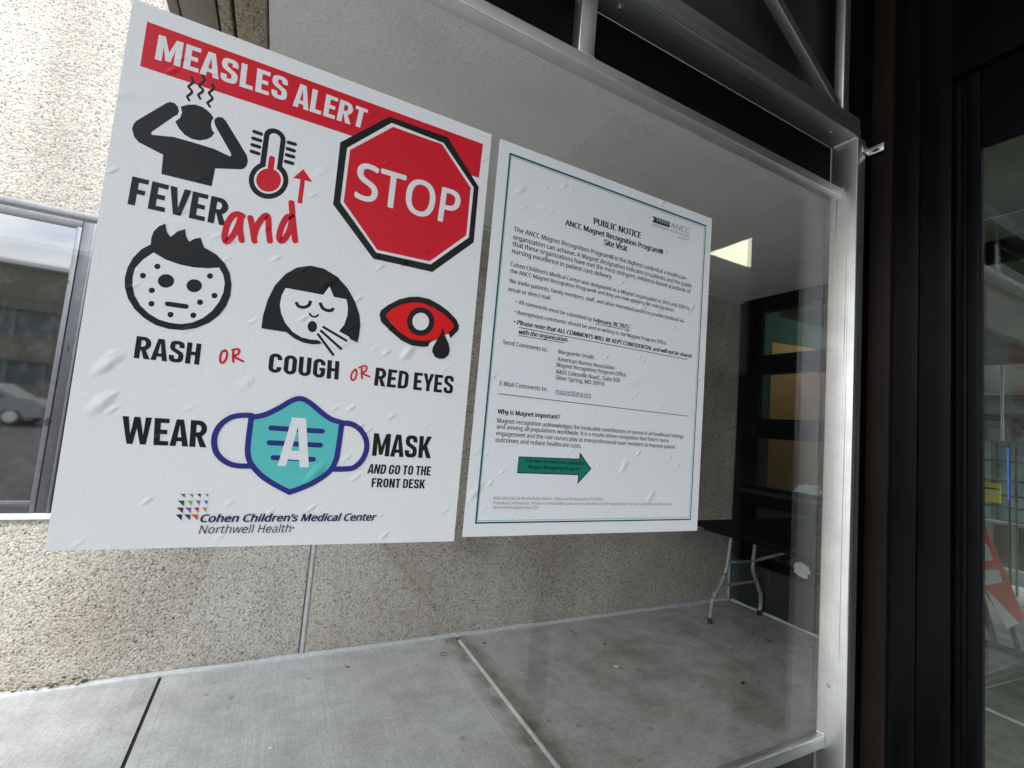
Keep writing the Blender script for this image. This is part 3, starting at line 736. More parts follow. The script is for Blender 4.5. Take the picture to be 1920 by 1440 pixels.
b.box(5.70, 5.73, -4.2, -4.17, 1.55, 2.1, 'bldg_glass'); b.tube([(5.56, -4.6, 1.5), (5.8, -4.5, 1.85), (6.1, -4.6, 1.98)], .03, 'leaf', 6); b.tube([(6.1, -4.8, 1.6), (5.85, -4.7, 1.8), (5.6, -4.7, 2.08)], .02, 'leaf', 6); b.box(1.6, 6.8, -3.42, -3.3, 3.0, 3.3, 'black_metal')
for k in range(1): b.box(2.6 + k * 2, 4.0 + k * 2, -3.43, -3.39, .6, 2.6, 'bldg_glass'); b.box(2.6 + k * 2, 4.0 + k * 2, -3.43, -3.39, 3.8, 6.2, 'bldg_glass')
tag(obj('unseen_light_blocker', b), 'dark block added behind the viewer to cut light, faintly mirrored in the glass pane', 'building')

# ------------------------------------------------------------------ poster artwork
DP = D - .0024          # front of the paper
LAYER = [0]
def nextlayer():
    LAYER[0] += 1; return DP - .00003 - LAYER[0] * .000008
def crop(x0, y0, s): return lambda pts: [(x0 + x * s, y0 + y * s) for x, y in pts]
C1 = crop(60, 0, 500 / 1800); C1b = crop(240, 0, 400 / 1920); C2 = crop(500, 0, .375); C3 = crop(60, 380, 500 / 1895); C4 = crop(460, 460, 500 / 1800)
C5 = crop(60, 700, 500 / 1920); C6 = crop(380, 700, 520 / 1920); C7 = crop(880, 240, 480 / 1819); C8 = crop(860, 600, 480 / 1646)
def poly(mb, pts, ink):
    y = nextlayer(); q = [on_y(px, py, DP) for px, py in pts]
    bm = bmesh.new(); vs = [bm.verts.new((p.x, y, p.z)) for p in q]; f = bm.faces.new(vs)
    f.normal_update()
    if f.normal.y > 0: f.normal_flip()
    bmesh.ops.triangulate(bm, faces=bm.faces[:], ngon_method='EAR_CLIP'); return mb.bm(bm, 'ink_' + ink)
def stroke(mb, pts, w, ink, sm=0, closed=False):
    """a pen line of constant printed width (w in photo px)"""
    if sm: pts = smooth(pts, sm, closed)
    y = nextlayer(); P = [on_y(px, py, DP) for px, py in pts]; P = [Vector((p.x, p.z)) for p in P]
    mid = pts[len(pts) // 2]; hw = (on_y(mid[0], mid[1] + w / 2, DP) - on_y(mid[0], mid[1] - w / 2, DP)).length / 2
    n = len(P); L = []; Rr = []
    for i in range(n):
        a = P[i - 1] if (i or closed) else None; c = P[(i + 1) % n] if (i < n - 1 or closed) else None
        t = Vector((0, 0))
        if a is not None and (P[i] - a).length > 1e-9: t += (P[i] - a).normalized()
        if c is not None and (c - P[i]).length > 1e-9: t += (c - P[i]).normalized()
        t.normalize(); k = hw
        if a is not None and c is not None:
            d_ = (c - P[i]).normalized().dot(t); k = hw / max(.5, d_)
        nn = Vector((-t.y, t.x)) * k; L.append(P[i] + nn); Rr.append(P[i] - nn)
    V = [(p.x, y, p.y) for p in L] + [(p.x, y, p.y) for p in Rr]
    F = [[i, n + i, n + (i + 1) % n, (i + 1) % n] for i in range(n if closed else n - 1)]
    mb.add(V, F, 'ink_' + ink)
    if not closed:
        for c, a in ((P[0], P[0] - P[1]), (P[-1], P[-1] - P[-2])):
            t = math.atan2(a.y, a.x); arc = [c + Vector((math.cos(t + q), math.sin(t + q))) * hw for q in [(-.5 + k / 10) * math.pi for k in range(11)]]
            mb.add([(p.x, y - .000004, p.y) for p in arc], [list(range(11))], 'ink_' + ink)
    return mb
def ell(cx, cy, rx, ry, n=40, rot=0.0):
    return [(cx + rx * math.cos(a) * math.cos(rot) - ry * math.sin(a) * math.sin(rot), cy + rx * math.cos(a) * math.sin(rot) + ry * math.sin(a) * math.cos(rot)) for a in [2 * math.pi * k / n for k in range(n)]]

import os
FONT = None
try:
    fp = os.path.join(bpy.utils.resource_path('LOCAL'), 'datafiles', 'fonts', 'NotoSansHebrew-Regular.woff2')   # ships with Blender itself
    FONT = bpy.data.fonts.load(fp)
except Exception:
    FONT = None
CAP = .714
def letters(body, shear=0.0, res=3):
    """outline text -> flat triangles in em units"""
    cu = bpy.data.curves.new('lettering', 'FONT'); cu.body = body; cu.size = 1; cu.shear = shear; cu.resolution_u = res
    if FONT: cu.font = FONT
    o = bpy.data.objects.new('lettering', cu); COL.objects.link(o)
    dg = bpy.context.evaluated_depsgraph_get(); dg.update()
    me = bpy.data.meshes.new_from_object(o.evaluated_get(dg))
    v = [tuple(p.co[:2]) for p in me.vertices]; f = [list(p.vertices) for p in me.polygons]
    bpy.data.objects.remove(o); bpy.data.meshes.remove(me)
    return v, f
CAP = max(p[1] for p in letters('H')[0])
def fit(q, u, t): return q[0] * (1 - u) * (1 - t) + q[1] * u * (1 - t) + q[2] * (1 - u) * t + q[3] * u * t
def word(mb, body, BL, BR, TL, TR, ink, bold=0.0, shear=0.0):
    """lettering fitted into the four corners (photo px) of its baseline and cap line; bold thickens the strokes"""
    q = [on_y(p[0], p[1], DP) for p in (BL, BR, TL, TR)]
    v, f = letters(body, shear, 4)
    x0 = min(p[0] for p in v) - bold; x1 = max(p[0] for p in v) + bold
    copies = [(0, 0)] + ([(bold * math.cos(k * math.pi / 4), .6 * bold * math.sin(k * math.pi / 4)) for k in range(8)] if bold else [])
    for k, (dx, dy) in enumerate(copies):
        y = nextlayer() if k == 0 else y - .0000012
        mb.add([(p.x, y, p.z) for p in (fit(q, (a + dx - x0) / (x1 - x0), (c + dy + .6 * bold) / (CAP + 1.2 * bold)) for a, c in v)], f, 'ink_' + ink)
    return mb
def line(mb, body, L, Rt, ink='black', bold=0.008, shear=0.0, k=1.08):
    """a line of small print from its left to its right baseline end (photo px)"""
    a, c = on_y(*L, DP), on_y(*Rt, DP)
    v, f = letters(body, shear, 2)
    x0 = min(p[0] for p in v); x1 = max(p[0] for p in v); s = (c.x - a.x) / (x1 - x0); y = DP - .00003 - 16 * .000008
    for n_, dx in enumerate((0, bold, -bold) if bold else (0,)):
        mb.add([(a.x + (px + dx - x0) * s, y - n_ * .0000012, a.z + (c.z - a.z) * (px - x0) / (x1 - x0) + py * s * k) for px, py in v], f, 'ink_' + ink)
    return mb

# condensed poster capitals, drawn as plain shapes (cap height 1)
TV, TH = .195, .165
def arc(cx, cy, rx, ry, a0, a1, n=8): return [(cx + rx * math.cos(R(a0 + (a1 - a0) * k / n)), cy + ry * math.sin(R(a0 + (a1 - a0) * k / n))) for k in range(n + 1)]
def glyph(ch):
    """-> width, polygons, pen strokes (points, closed)"""
    t, h = TV, TH; W = .54; P = []; K = []
    c = t / 2
    if ch == 'E': W = .46; P = [[(0, 0), (W, 0), (W, h), (t, h), (t, .5 - h / 2), (W - .05, .5 - h / 2), (W - .05, .5 + h / 2), (t, .5 + h / 2), (t, 1 - h), (W, 1 - h), (W, 1), (0, 1)]]
    elif ch == 'F': W = .45; P = [[(0, 0), (t, 0), (t, .42), (W - .05, .42), (W - .05, .42 + h), (t, .42 + h), (t, 1 - h), (W, 1 - h), (W, 1), (0, 1)]]
    elif ch == 'L': W = .44; P = [[(0, 0), (W, 0), (W, h), (t, h), (t, 1), (0, 1)]]
    elif ch == 'T': W = .48; P = [[((W - t) / 2, 0), ((W + t) / 2, 0), ((W + t) / 2, 1 - h), (W, 1 - h), (W, 1), (0, 1), (0, 1 - h), ((W - t) / 2, 1 - h)]]
    elif ch == 'H': P = [[(0, 0), (t, 0), (t, .42), (W - t, .42), (W - t, 0), (W, 0), (W, 1), (W - t, 1), (W - t, .42 + h), (t, .42 + h), (t, 1), (0, 1)]]
    elif ch == 'N': W = .56; P = [[(0, 0), (t, 0), (t, .56), (W - t, 0), (W, 0), (W, 1), (W - t, 1), (W - t, .44), (t, 1), (0, 1)]]
    elif ch == 'M': W = .74; m_ = W / 2; P = [[(0, 0), (t, 0), (t, .60), (m_ - .075, .06), (m_ + .075, .06), (W - t, .60), (W - t, 0), (W, 0), (W, 1), (W - t * 1.05, 1), (m_, .42), (t * 1.05, 1), (0, 1)]]
    elif ch == 'A':
        W = .60; m_ = W / 2; ix = lambda y: t + (m_ - t) * y / .80
        for s_ in (0, 1):
            q = [(0, 0), (t, 0), (ix(.18), .18), (m_, .18), (m_, .18 + h * .9), (ix(.18 + h * .9), .18 + h * .9), (m_, .80), (m_, 1), (m_ - .115, 1)]
            P.append(q if s_ == 0 else [(W - x, y) for x, y in q])
    elif ch == 'V': W = .60; m_ = W / 2; P = [[(m_ - .11, 0), (m_ + .11, 0), (W, 1), (W - t, 1), (m_, .26), (t, 1), (0, 1)]]
    elif ch == 'W': W = .88; P = [[(.15, 0), (.33, 0), (.44, .60), (.55, 0), (.73, 0), (.88, 1), (.695, 1), (.635, .34), (.53, 1), (.35, 1), (.245, .34), (.185, 1), (0, 1)]]
    elif ch == 'Y': W = .58; m_ = W / 2; P = [[(m_ - c, 0), (m_ + c, 0), (m_ + c, .38), (W, 1), (W - t, 1), (m_, .60), (t, 1), (0, 1), (m_ - c, .38)]]
    elif ch == 'K': W = .58; P = [[(0, 0), (t, 0), (t, .28), (.245, .38), (W - t - .01, 0), (W + .02, 0), (.375, .565), (W, 1), (W - t - .025, 1), (t, .56), (t, 1), (0, 1)]]
    elif ch == 'O': r = (W - t) / 2; K = [(arc(W / 2, 1 - h / 2 - r, r, r, 0, 180) + arc(W / 2, h / 2 + r, r, r, 180, 360), True)]
    elif ch == 'U': r = (W - t) / 2; K = [([(c, 1)] + arc(W / 2, h / 2 + r, r, r, 180, 360) + [(W - c, 1)], False)]
    elif ch == 'C': r = (W - t) / 2; K = [([(W - c, .68)] + arc(W / 2, 1 - h / 2 - r, r, r, 0, 180) + arc(W / 2, h / 2 + r, r, r, 180, 360) + [(W - c, .32)], False)]
    elif ch == 'G': r = (W - t) / 2; K = [([(W - c, .68)] + arc(W / 2, 1 - h / 2 - r, r, r, 0, 180) + arc(W / 2, h / 2 + r, r, r, 180, 360) + [(W - c, .535)], False)]; P = [[(W * .52, .385), (W - t * .5, .385), (W - t * .5, .535), (W * .52, .535)]]
    elif ch == 'D': r = (W - t) / 2; K = [([(c, h / 2), (W * .45, h / 2)] + arc(W * .45, h / 2 + r * 1.1, W * .55 - c, r * 1.1, -80, 0) + arc(W * .45, 1 - h / 2 - r * 1.1, W * .55 - c, r * 1.1, 0, 80) + [(W * .45, 1 - h / 2), (c, 1 - h / 2)], True)]
    elif ch == 'R':
        W = .55; P = [[(0, 0), (t, 0), (t, 1), (0, 1)], [(.20, .46), (.36, .46), (W + .02, 0), (W - t - .01, 0)]]
        yc = (1 - h / 2 + .47) / 2; ry = (1 - h / 2 - .47) / 2; K = [([(t * .6, 1 - h / 2), (W * .5, 1 - h / 2)] + arc(W * .5, yc, W * .5 - c, ry, 85, -85) + [(W * .5, .47), (t * .6, .47)], False)]
    elif ch == 'S':
        W = .54; K = [(smooth([(W - c, .69), (W - c, .76), (W * .76, .885), (W / 2, 1 - h / 2), (W * .24, .885), (c, .75), (W * .23, .615), (W / 2, .515), (W * .78, .40), (W - c, .255), (W * .76, .115), (W / 2, h / 2), (W * .24, .115), (c, .24), (c, .32)], 4), False)]
    return W, P, K
def pen(pts, closed):
    """flat-ended pen line -> quads; horizontal runs are a little thinner than upright ones"""
    n = len(pts); L = []; Q = []
    for i in range(n):
        p = Vector(pts[i]); t = Vector((0, 0)); d_ = []
        if i or closed: d_.append((p - Vector(pts[i - 1])))
        if i < n - 1 or closed: d_.append((Vector(pts[(i + 1) % n]) - p))
        d_ = [x.normalized() for x in d_ if x.length > 1e-6]
        for x in d_: t += x
        t.normalize(); w = (TV * abs(t.y) + TH * abs(t.x)) / (abs(t.x) + abs(t.y)) / 2
        w /= max(.6, d_[0].dot(t)); nn = Vector((-t.y, t.x)) * w; L.append(p + nn); Q.append(p - nn)
    return [tuple(x) for x in L + Q], [[i, n + i, n + (i + 1) % n, (i + 1) % n] for i in range(n if closed else n - 1)]
def caps(mb, body, BL, BR, TL, TR, ink, gap=.085, space=.22):
    q = [on_y(p[0], p[1], DP) for p in (BL, BR, TL, TR)]
    x = 0.0; items = []
    for ch in body:
        if ch == ' ': x += space; continue
        W, P, K = glyph(ch)
        if ch in 'AVY' and x: x -= .045
        items.append((x, P, K)); x += W + (gap - .045 if ch in 'AVY' else gap)
    wt = x - gap; y = nextlayer()
    for x0, P, K in items:
        dep = 0
        for pl in P:
            bm = bmesh.new(); f = bm.faces.new([bm.verts.new(tuple(v_) if False else (fit(q, (a + x0) / wt, c).x, y - dep, fit(q, (a + x0) / wt, c).z)) for a, c in pl]); f.normal_update()
            bmesh.ops.triangulate(bm, faces=bm.faces[:], ngon_method='EAR_CLIP'); mb.bm(bm, 'ink_' + ink); dep += .0000015
        for pts, cl in K:
            v, f = pen(pts, cl); mb.add([(p.x, y - dep, p.z) for p in (fit(q, (a + x0) / wt, c) for a, c in v)], f, 'ink_' + ink); dep += .0000015
    return mb

def sheet(name, TL, TR, BR, BL, mat, label):
    q = [on_y(*p, DP) for p in (TL, TR, BR, BL)]
    b = MB(); b.prism([(p.x, DP, p.z) for p in q], (0, .0011, 0), mat)
    c = (q[2] + q[3]) / 2
    return tag(obj(name, b, loc=(c.x, DP, c.z)), label, 'poster')

# --- measles poster
ps = sheet('poster', (249.5, -3), (922, 252), (851, 1015), (84, 1033), 'ink_paper', 'white measles alert poster with red banner and stop sign on the glass')
b = MB(); poly(b, [(276, 40.3), (905.8, 270), (898, 333.6), (262.6, 123.8)], 'red'); obj('red_banner', b, ps)
b = MB()
caps(b, 'MEASLES', (290, 110.5), (537, 190.0), (298, 64.6), (540.5, 147.5), 'white')
caps(b, 'ALERT', (548.5, 198.0), (681.5, 241.5), (554, 153.5), (690, 206), 'white'); obj('heading', b, ps)
b = MB()
poly(b, C1([(905, 697), (930, 688), (962, 695), (985, 720), (992, 752), (982, 775), (960, 785), (812, 888), (804, 900), (812, 910), (960, 925), (1100, 965), (1230, 1005), (1335, 1055), (1345, 1052), (1342, 1035), (1238, 850), (1229, 820), (1236, 800), (1258, 789), (1285, 792), (1308, 815), (1450, 1048), (1458, 1085), (1450, 1118), (1432, 1138), (1410, 1143), (1237, 1137), (1213, 1258), (873, 1175), (885, 1045), (720, 960), (690, 925), (675, 870), (685, 838), (705, 815)]), 'black')
poly(b, C1([(1005, 720), (1050, 707), (1100, 705), (1150, 722), (1190, 750), (1215, 778), (1226, 797), (1212, 820), (1208, 850), (1216, 880), (1232, 898), (1212, 925), (1180, 941), (1130, 948), (1080, 938), (1030, 910), (990, 865), (967, 820), (1000, 795), (1013, 760)]), 'black')
for t in ([(572, 697), (588, 728), (580, 748), (548, 775), (550, 790), (572, 815), (572, 838), (540, 862), (535, 875), (550, 902)], [(672, 682), (688, 712), (680, 735), (645, 765), (648, 782), (672, 802), (670, 825), (636, 850), (635, 862), (650, 888)], [(756, 760), (772, 785), (765, 805), (732, 832), (735, 850), (757, 875), (755, 895), (720, 922), (720, 935), (738, 960)]):
    stroke(b, C1b(t), 4.3, 'black', 3)
obj('fever_figure', b, ps)
b = MB()
stroke(b, C1([(1640, 932), (1604, 1190)]), 36, 'black'); poly(b, C1(ell(1597, 1216, 134, 127)), 'black')
stroke(b, C1([(1640, 934), (1607, 1190)]), 18.5, 'white'); poly(b, C1(ell(1597, 1216, 99, 92)), 'white')
stroke(b, C1([(1620, 1070), (1604, 1190)]), 10, 'red'); poly(b, C1(ell(1597, 1216, 84, 79)), 'red')
for a in ([(1501, 889), (1547, 905)], [(1493, 934), (1541, 949)], [(1487, 978), (1534, 992)], [(1482, 1022), (1529, 1037)], [(1732, 962), (1776, 974)], [(1724, 1004), (1769, 1018)], [(1719, 1046), (1765, 1059)], [(1712, 1090), (1758, 1103)]):
    stroke(b, C1(a), 6.6, 'black')
obj('thermometer', b, ps)
b = MB(); poly(b, C2([(183, 846), (229, 911), (191, 901), (177, 1019), (154, 1013), (169, 897), (133, 889)]), 'red'); obj('arrow', b, ps)
b = MB()
poly(b, C2([(613, 583), (905, 687), (1060, 935), (1035, 1212), (828, 1360), (532, 1293), (332, 1022), (368, 712)]), 'black')
poly(b, C2([(625, 615), (885, 715), (1035, 938), (1010, 1188), (820, 1322), (548, 1263), (368, 1012), (402, 740)]), 'white')
poly(b, C2([(632, 635), (877, 722), (1020, 940), (998, 1177), (815, 1307), (553, 1250), (385, 1010), (417, 750)]), 'red')
word(b, 'STOP', (664, 371), (856.5, 424), (671, 302), (866, 361), 'white', .016); obj('stop_sign', b, ps)
b = MB()
caps(b, 'FEVER', (239, 382.5), (423, 424), (248.3, 330.5), (430.5, 375.5), 'black')
obj('caption_lettering', b, ps)
b = MB()
caps(b, 'RASH', (250.5, 671), (373.2, 684), (256.6, 630), (378, 644.8), 'black')
obj('caption_lettering', b, ps)
b = MB()
caps(b, 'COUGH', (502, 697.5), (634.4, 712), (506, 661.5), (636.6, 677.6), 'black')
obj('caption_lettering', b, ps)
b = MB()
caps(b, 'RED', (701, 722.7), (764, 729.5), (705, 689), (767.5, 697), 'black')
caps(b, 'EYES', (774.4, 730.5), (848.5, 738.5), (777, 698), (851.5, 705.5), 'black')
obj('caption_lettering', b, ps)
b = MB()
caps(b, 'WEAR', (227.5, 831.5), (386, 838.8), (229.8, 780), (389.5, 789.5), 'black')
obj('caption_lettering', b, ps)
b = MB()
caps(b, 'MASK', (697, 854.5), (807, 859.3), (701.5, 812), (810, 818.8), 'black')
caps(b, 'AND GO TO THE', (688, 887.6), (807, 891.6), (692, 869.8), (808.4, 874.6), 'black')
caps(b, 'FRONT DESK', (696, 913.3), (796, 916), (697.6, 896.4), (797.5, 899.2), 'black')
obj('caption_lettering', b, ps)
b = MB()
stroke(b, C3([(1497, 95), (1462, 80), (1425, 95), (1390, 150), (1370, 225), (1372, 270), (1395, 272), (1440, 215), (1476, 130), (1483, 90)]), 10.3, 'red', 4)
stroke(b, C3([(1486, 95), (1478, 170), (1484, 230), (1490, 268)]), 10.3, 'red', 4)
stroke(b, C3([(1552, 108), (1568, 190), (1580, 272)]), 10.3, 'red', 4)
stroke(b, C3([(1580, 230), (1600, 165), (1640, 108), (1668, 92), (1680, 120), (1682, 200), (1690, 272)]), 10.3, 'red', 4)
stroke(b, C2([(124, 1015), (132, 1110), (142, 1203)]), 10.5, 'red', 3)
stroke(b, C2([(124, 1082), (100, 1088), (74, 1135), (62, 1185), (72, 1205), (94, 1190), (118, 1140), (128, 1085)]), 10.3, 'red', 4)
obj('handwritten_word', b, ps); b = MB()
stroke(b, C3([(1378, 1052), (1352, 1058), (1338, 1098), (1342, 1135), (1360, 1136), (1380, 1108), (1386, 1068), (1372, 1048)]), 3.9, 'red', 4)
stroke(b, C3([(1432, 1060), (1428, 1100), (1432, 1132)]), 3.9, 'red', 3); stroke(b, C3([(1424, 1048), (1458, 1040), (1474, 1052), (1462, 1078), (1432, 1092), (1468, 1112), (1500, 1127)]), 3.9, 'red', 4)
obj('handwritten_word', b, ps); b = MB()
stroke(b, C4([(742, 838), (722, 858), (713, 892), (724, 911), (742, 896), (752, 858), (744, 836)]), 3.3, 'red', 4)
stroke(b, C4([(786, 832), (784, 865), (788, 898)]), 3.3, 'red', 3); stroke(b, C4([(768, 826), (806, 813), (820, 828), (808, 850), (786, 862), (812, 876), (838, 886)]), 3.3, 'red', 4)
obj('handwritten_word', b, ps)
b = MB()
poly(b, C3([(845, 297), (780, 330), (720, 390), (680, 460), (660, 535), (660, 600), (682, 680), (730, 757), (800, 823), (880, 870), (970, 897), (1070, 906), (1170, 890), (1260, 853), (1330, 800), (1380, 735), (1410, 660), (1418, 580), (1405, 500), (1370, 432), (1310, 368), (1225, 320), (1210, 285), (1199, 250), (1158, 256), (1117, 278), (1096, 240), (1089, 189), (1038, 203), (985, 244), (958, 208), (948, 150), (900, 170), (865, 205), (848, 250)]), 'black')
poly(b, C3([(865, 355), (790, 405), (735, 465), (718, 520), (715, 590), (730, 660), (770, 730), (830, 788), (900, 830), (980, 854), (1060, 863), (1140, 852), (1215, 820), (1280, 770), (1330, 705), (1360, 640), (1370, 570), (1358, 512), (1330, 462), (1250, 467), (1150, 461), (1050, 440), (950, 405)]), 'paper')
for cx, cy in ((892, 454), (789, 519), (852, 624), (850, 719), (985, 796), (1147, 801), (1195, 708), (1297, 661), (1265, 522)): poly(b, C3(ell(cx, cy, 22, 20, 18)), 'black')
poly(b, C3(ell(953, 557, 58, 48)), 'black'); poly(b, C3(ell(1153, 591, 55, 46)), 'black'); stroke(b, C3([(966, 720), (1094, 738)]), 9, 'black'); obj('rash_face', b, ps)
b = MB()
poly(b, C4([(108, 560), (120, 470), (150, 370), (200, 270), (270, 195), (350, 150), (440, 138), (530, 158), (620, 212), (690, 290), (740, 380), (770, 470), (776, 540), (768, 610), (756, 657), (640, 598), (560, 640), (500, 666), (450, 668), (390, 656), (330, 628), (275, 585)]), 'black')
poly(b, C4([(272, 288), (525, 335), (568, 278), (597, 348), (683, 365), (692, 420), (688, 475), (668, 535), (632, 580), (700, 618), (712, 655), (640, 690), (560, 690), (492, 640), (440, 636), (380, 622), (320, 585), (270, 525), (242, 460), (233, 400), (245, 340)]), 'paper')
stroke(b, C4([(346, 392), (362, 412), (395, 419), (428, 405), (438, 383)]), 6, 'black', 5); stroke(b, C4([(507, 396), (522, 424), (552, 440), (580, 440), (590, 431)]), 6, 'black', 5)
stroke(b, C4([(434, 462), (448, 479), (474, 482), (491, 471)]), 3.6, 'black', 5); poly(b, C4(ell(452, 549, 32, 38)), 'black')
for a in ([(528, 553), (682, 644)], [(511, 578), (645, 698)], [(491, 602), (592, 738)]): stroke(b, C4(a), 4.6, 'black')
obj('cough_face', b, ps)
b = MB()
poly(b, C4([(905, 470), (913, 440), (960, 405), (1035, 366), (1105, 349), (1170, 347), (1240, 362), (1310, 400), (1370, 445), (1425, 502), (1442, 545), (1436, 575), (1380, 630), (1355, 600), (1245, 655), (1232, 684), (1190, 685), (1120, 675), (1050, 640), (980, 580), (915, 515)]), 'black')
poly(b, C4([(945, 472), (990, 430), (1060, 398), (1130, 385), (1200, 392), (1270, 420), (1340, 465), (1400, 525), (1407, 552), (1360, 600), (1280, 640), (1190, 645), (1110, 630), (1040, 585), (980, 525)]), 'eye_red')
poly(b, C4([(1230, 690), (1250, 655), (1290, 638), (1262, 705)]), 'paper'); poly(b, C4([(1348, 606), (1370, 596), (1388, 640), (1368, 660)]), 'paper')
poly(b, C4(ell(1183, 515, 93, 96)), 'black'); poly(b, C4(ell(1183, 515, 56, 59)), 'white')
poly(b, C4([(1333, 548), (1345, 605), (1370, 660), (1380, 705), (1370, 742), (1342, 764), (1312, 767), (1278, 752), (1260, 718), (1264, 688), (1292, 640), (1318, 595)]), 'black'); obj('red_eye', b, ps)
b = MB()
stroke(b, C6([(340, 291), (260, 291), (190, 308), (128, 352), (90, 412), (79, 480), (94, 545), (133, 593), (190, 627), (250, 640), (340, 641)]), 9.8, 'navy', 5)
stroke(b, C6([(965, 345), (1020, 348), (1070, 372), (1110, 415), (1133, 470), (1133, 530), (1110, 590), (1070, 635), (1020, 659), (900, 662)]), 9.8, 'navy', 5)
body_l = smooth([(338, 305), (430, 287), (530, 240), (610, 193), (675, 175), (740, 203), (840, 285), (900, 322), (963, 340)], 5)
body_r = smooth([(963, 340), (950, 440), (935, 540), (920, 605), (880, 675), (790, 742), (700, 786), (601, 822)], 5); body_b = smooth([(601, 822), (500, 770), (410, 710), (345, 640), (318, 585), (312, 520), (322, 420), (338, 305)], 5)
poly(b, C6(body_l[:-1] + body_r[:-1] + body_b[:-1]), 'teal')
for t in (body_l, body_r, body_b): stroke(b, C6(t), 9.8, 'navy')
for a in ([(475, 378), (828, 401)], [(462, 480), (815, 497)], [(490, 583), (765, 595)]): stroke(b, C6(a), 9.2, 'navy')
poly(b, C6([(620, 305), (668, 308), (660, 370), (612, 535), (590, 595), (575, 640), (518, 640)]), 'white')
poly(b, C6([(668, 308), (715, 312), (735, 650), (672, 650), (668, 600), (668, 537), (660, 370)]), 'white')
poly(b, C6([(612, 535), (668, 537), (668, 600), (590, 595)]), 'white'); obj('face_mask', b, ps)
b = MB(); k = 0
for y0, y1, cols in ((867, 897, ((1068, 1104), (1130, 1162), (1190, 1217), (1246, 1271))), (915, 955, ((1050, 1098), (1117, 1153), (1178, 1210), (1238, 1265))), (965, 1005, ((1043, 1090), (1102, 1147), (1165, 1203), (1225, 1258))), (1015, 1057, ((1035, 1082), (1095, 1142), (1148, 1197)))):
    for x0, x1 in cols:
        f = (x1 - x0) / 47; hh = (y1 - y0) * (.55 + .45 * f); poly(b, C5([(x0, y0), (x1, y0), (x1 - 5, y0 + hh)]), 'logo_%d' % k); k += 1
obj('triangle_logo', b, ps)
b = MB()
word(b, "Cohen Children\u2019s Medical Center", (375, 979), (705, 976), (376.5, 964.2), (707, 962.2), 'text_navy', .030, .22)
word(b, 'Northwell Health\u00ae'[:-1], (372.3, 1000.2), (545.3, 997.6), (373.5, 985), (546.5, 982.6), 'text_navy', .0, .22)
poly(b, ell(549.8, 989.3, 2.0, 1.8, 12), 'text_navy'); obj('logo_lettering', b, ps)

# --- public notice
LAYER[0] = 0
pn = sheet('poster', (938, 260), (1335, 410), (1307, 995), (867, 1007), 'ink_paper_b', 'white public notice with thin green border and small black print on the glass')
b = MB()
oc = [(956.5, 288.3), (1323.3, 423.4), (1294.5, 973.9), (892, 980.6)]
ctr = (1117, 660)
def inset(p, k): return (p[0] + (ctr[0] - p[0]) * k, p[1] + (ctr[1] - p[1]) * k)
for k in range(4):
    a, c = oc[k], oc[(k + 1) % 4]
    w = 3.0 if k != 1 else 2.2
    stroke(b, [a, c], w, 'green_dark'); stroke(b, [inset(a, .0125), inset(c, .0125)], 1.5, 'green_pale')
obj('green_border', b, pn)
b = MB()
line(b, 'PUBLIC NOTICE', (1113.5, 420), (1201, 447), bold=.042)
line(b, 'ANCC Magnet Recognition Program\u00ae', (1060, 422), (1242.8, 477), bold=.042)
line(b, 'Site Visit', (1132.5, 459), (1175.5, 471.6), bold=.042)
for t, l, r in (('The ANCC Magnet Recognition Program\u00ae is the highest credential a healthcare', (963.4, 433.4), (1286.4, 525.5)),
                ('organization can achieve. A Magnet designation indicates to patients and the public', (962, 448.3), (1297, 540)),
                ('that these organizations have met the most stringent, evidence-based standards of', (961, 461), (1294.8, 550.6)),
                ('nursing excellence in patient care delivery.', (959.7, 474.3), (1147.3, 523.5)),
                ('Cohen Children\u2019s Medical Center was designated as a Magnet organization in 2016 and 2020 by', (957, 498.6), (1293, 581.5)),
                ('the ANCC Magnet Recognition Program\u00ae and they are now applying for redesignation.', (956.5, 511), (1264, 585)),
                ('We invite patients, family members, staff, and other interested parties to provide feedback via', (954.7, 529.7), (1281.6, 605)),
                ('email or direct mail.', (953, 545.6), (1033, 562.5)),
                ('\u2022 All comments must be submitted by', (967, 569), (1109.5, 602.3)),
                ('\u2022 Anonymous comments should be sent in writing to the Magnet Program Office.', (964.4, 588), (1250, 646.7)),
                ('Send Comments to:', (943, 645), (1026, 659.8)), ('Marguerite Smalls', (1046.6, 662.7), (1113.7, 673.5)),
                ('American Nurses Association', (1045, 676.4), (1151.6, 693.3)), ('Magnet Recognition Program Office', (1043.7, 687.5), (1173, 706.4)),
                ('8403 Colesville Road., Suite 500', (1042.8, 700.6), (1161.8, 717)), ('Silver Spring, MD 20910', (1041.7, 711.4), (1132.7, 724)),
                ('E-Mail Comments to:', (937, 722.5), (1025.6, 733.6)),
                ('Magnet recognition acknowledges the invaluable contributions of nurses in all healthcare settings', (932, 792), (1281.4, 821.6)),
                ('and among all populations worldwide. It is a results-driven recognition that fosters nurse', (930.9, 803.3), (1253.7, 829.5)),
                ('engagement and the role nurses play as interprofessional team members to improve patient', (930, 816), (1265.3, 841.5)),
                ('outcomes and reduce healthcare costs.', (928.8, 828.3), (1089.8, 840))):
    line(b, t, l, r, bold=.019)
line(b, 'February 28, 2025', (1112.7, 603.6), (1178, 616.3), bold=.042); stroke(b, [(1117, 607.5), (1181, 620)], 1.1, 'black')
line(b, '\u2022 Please note that ALL COMMENTS WILL BE KEPT CONFIDENTIAL and will not be shared', (963.5, 607.3), (1296.5, 671.2), bold=.042, shear=.22)
stroke(b, [(973, 614), (1288, 674)], 1.1, 'black')
line(b, 'with the organization.', (972.9, 626), (1064.7, 641), bold=.042, shear=.22); stroke(b, [(973, 629), (1058, 643)], 1.1, 'black')
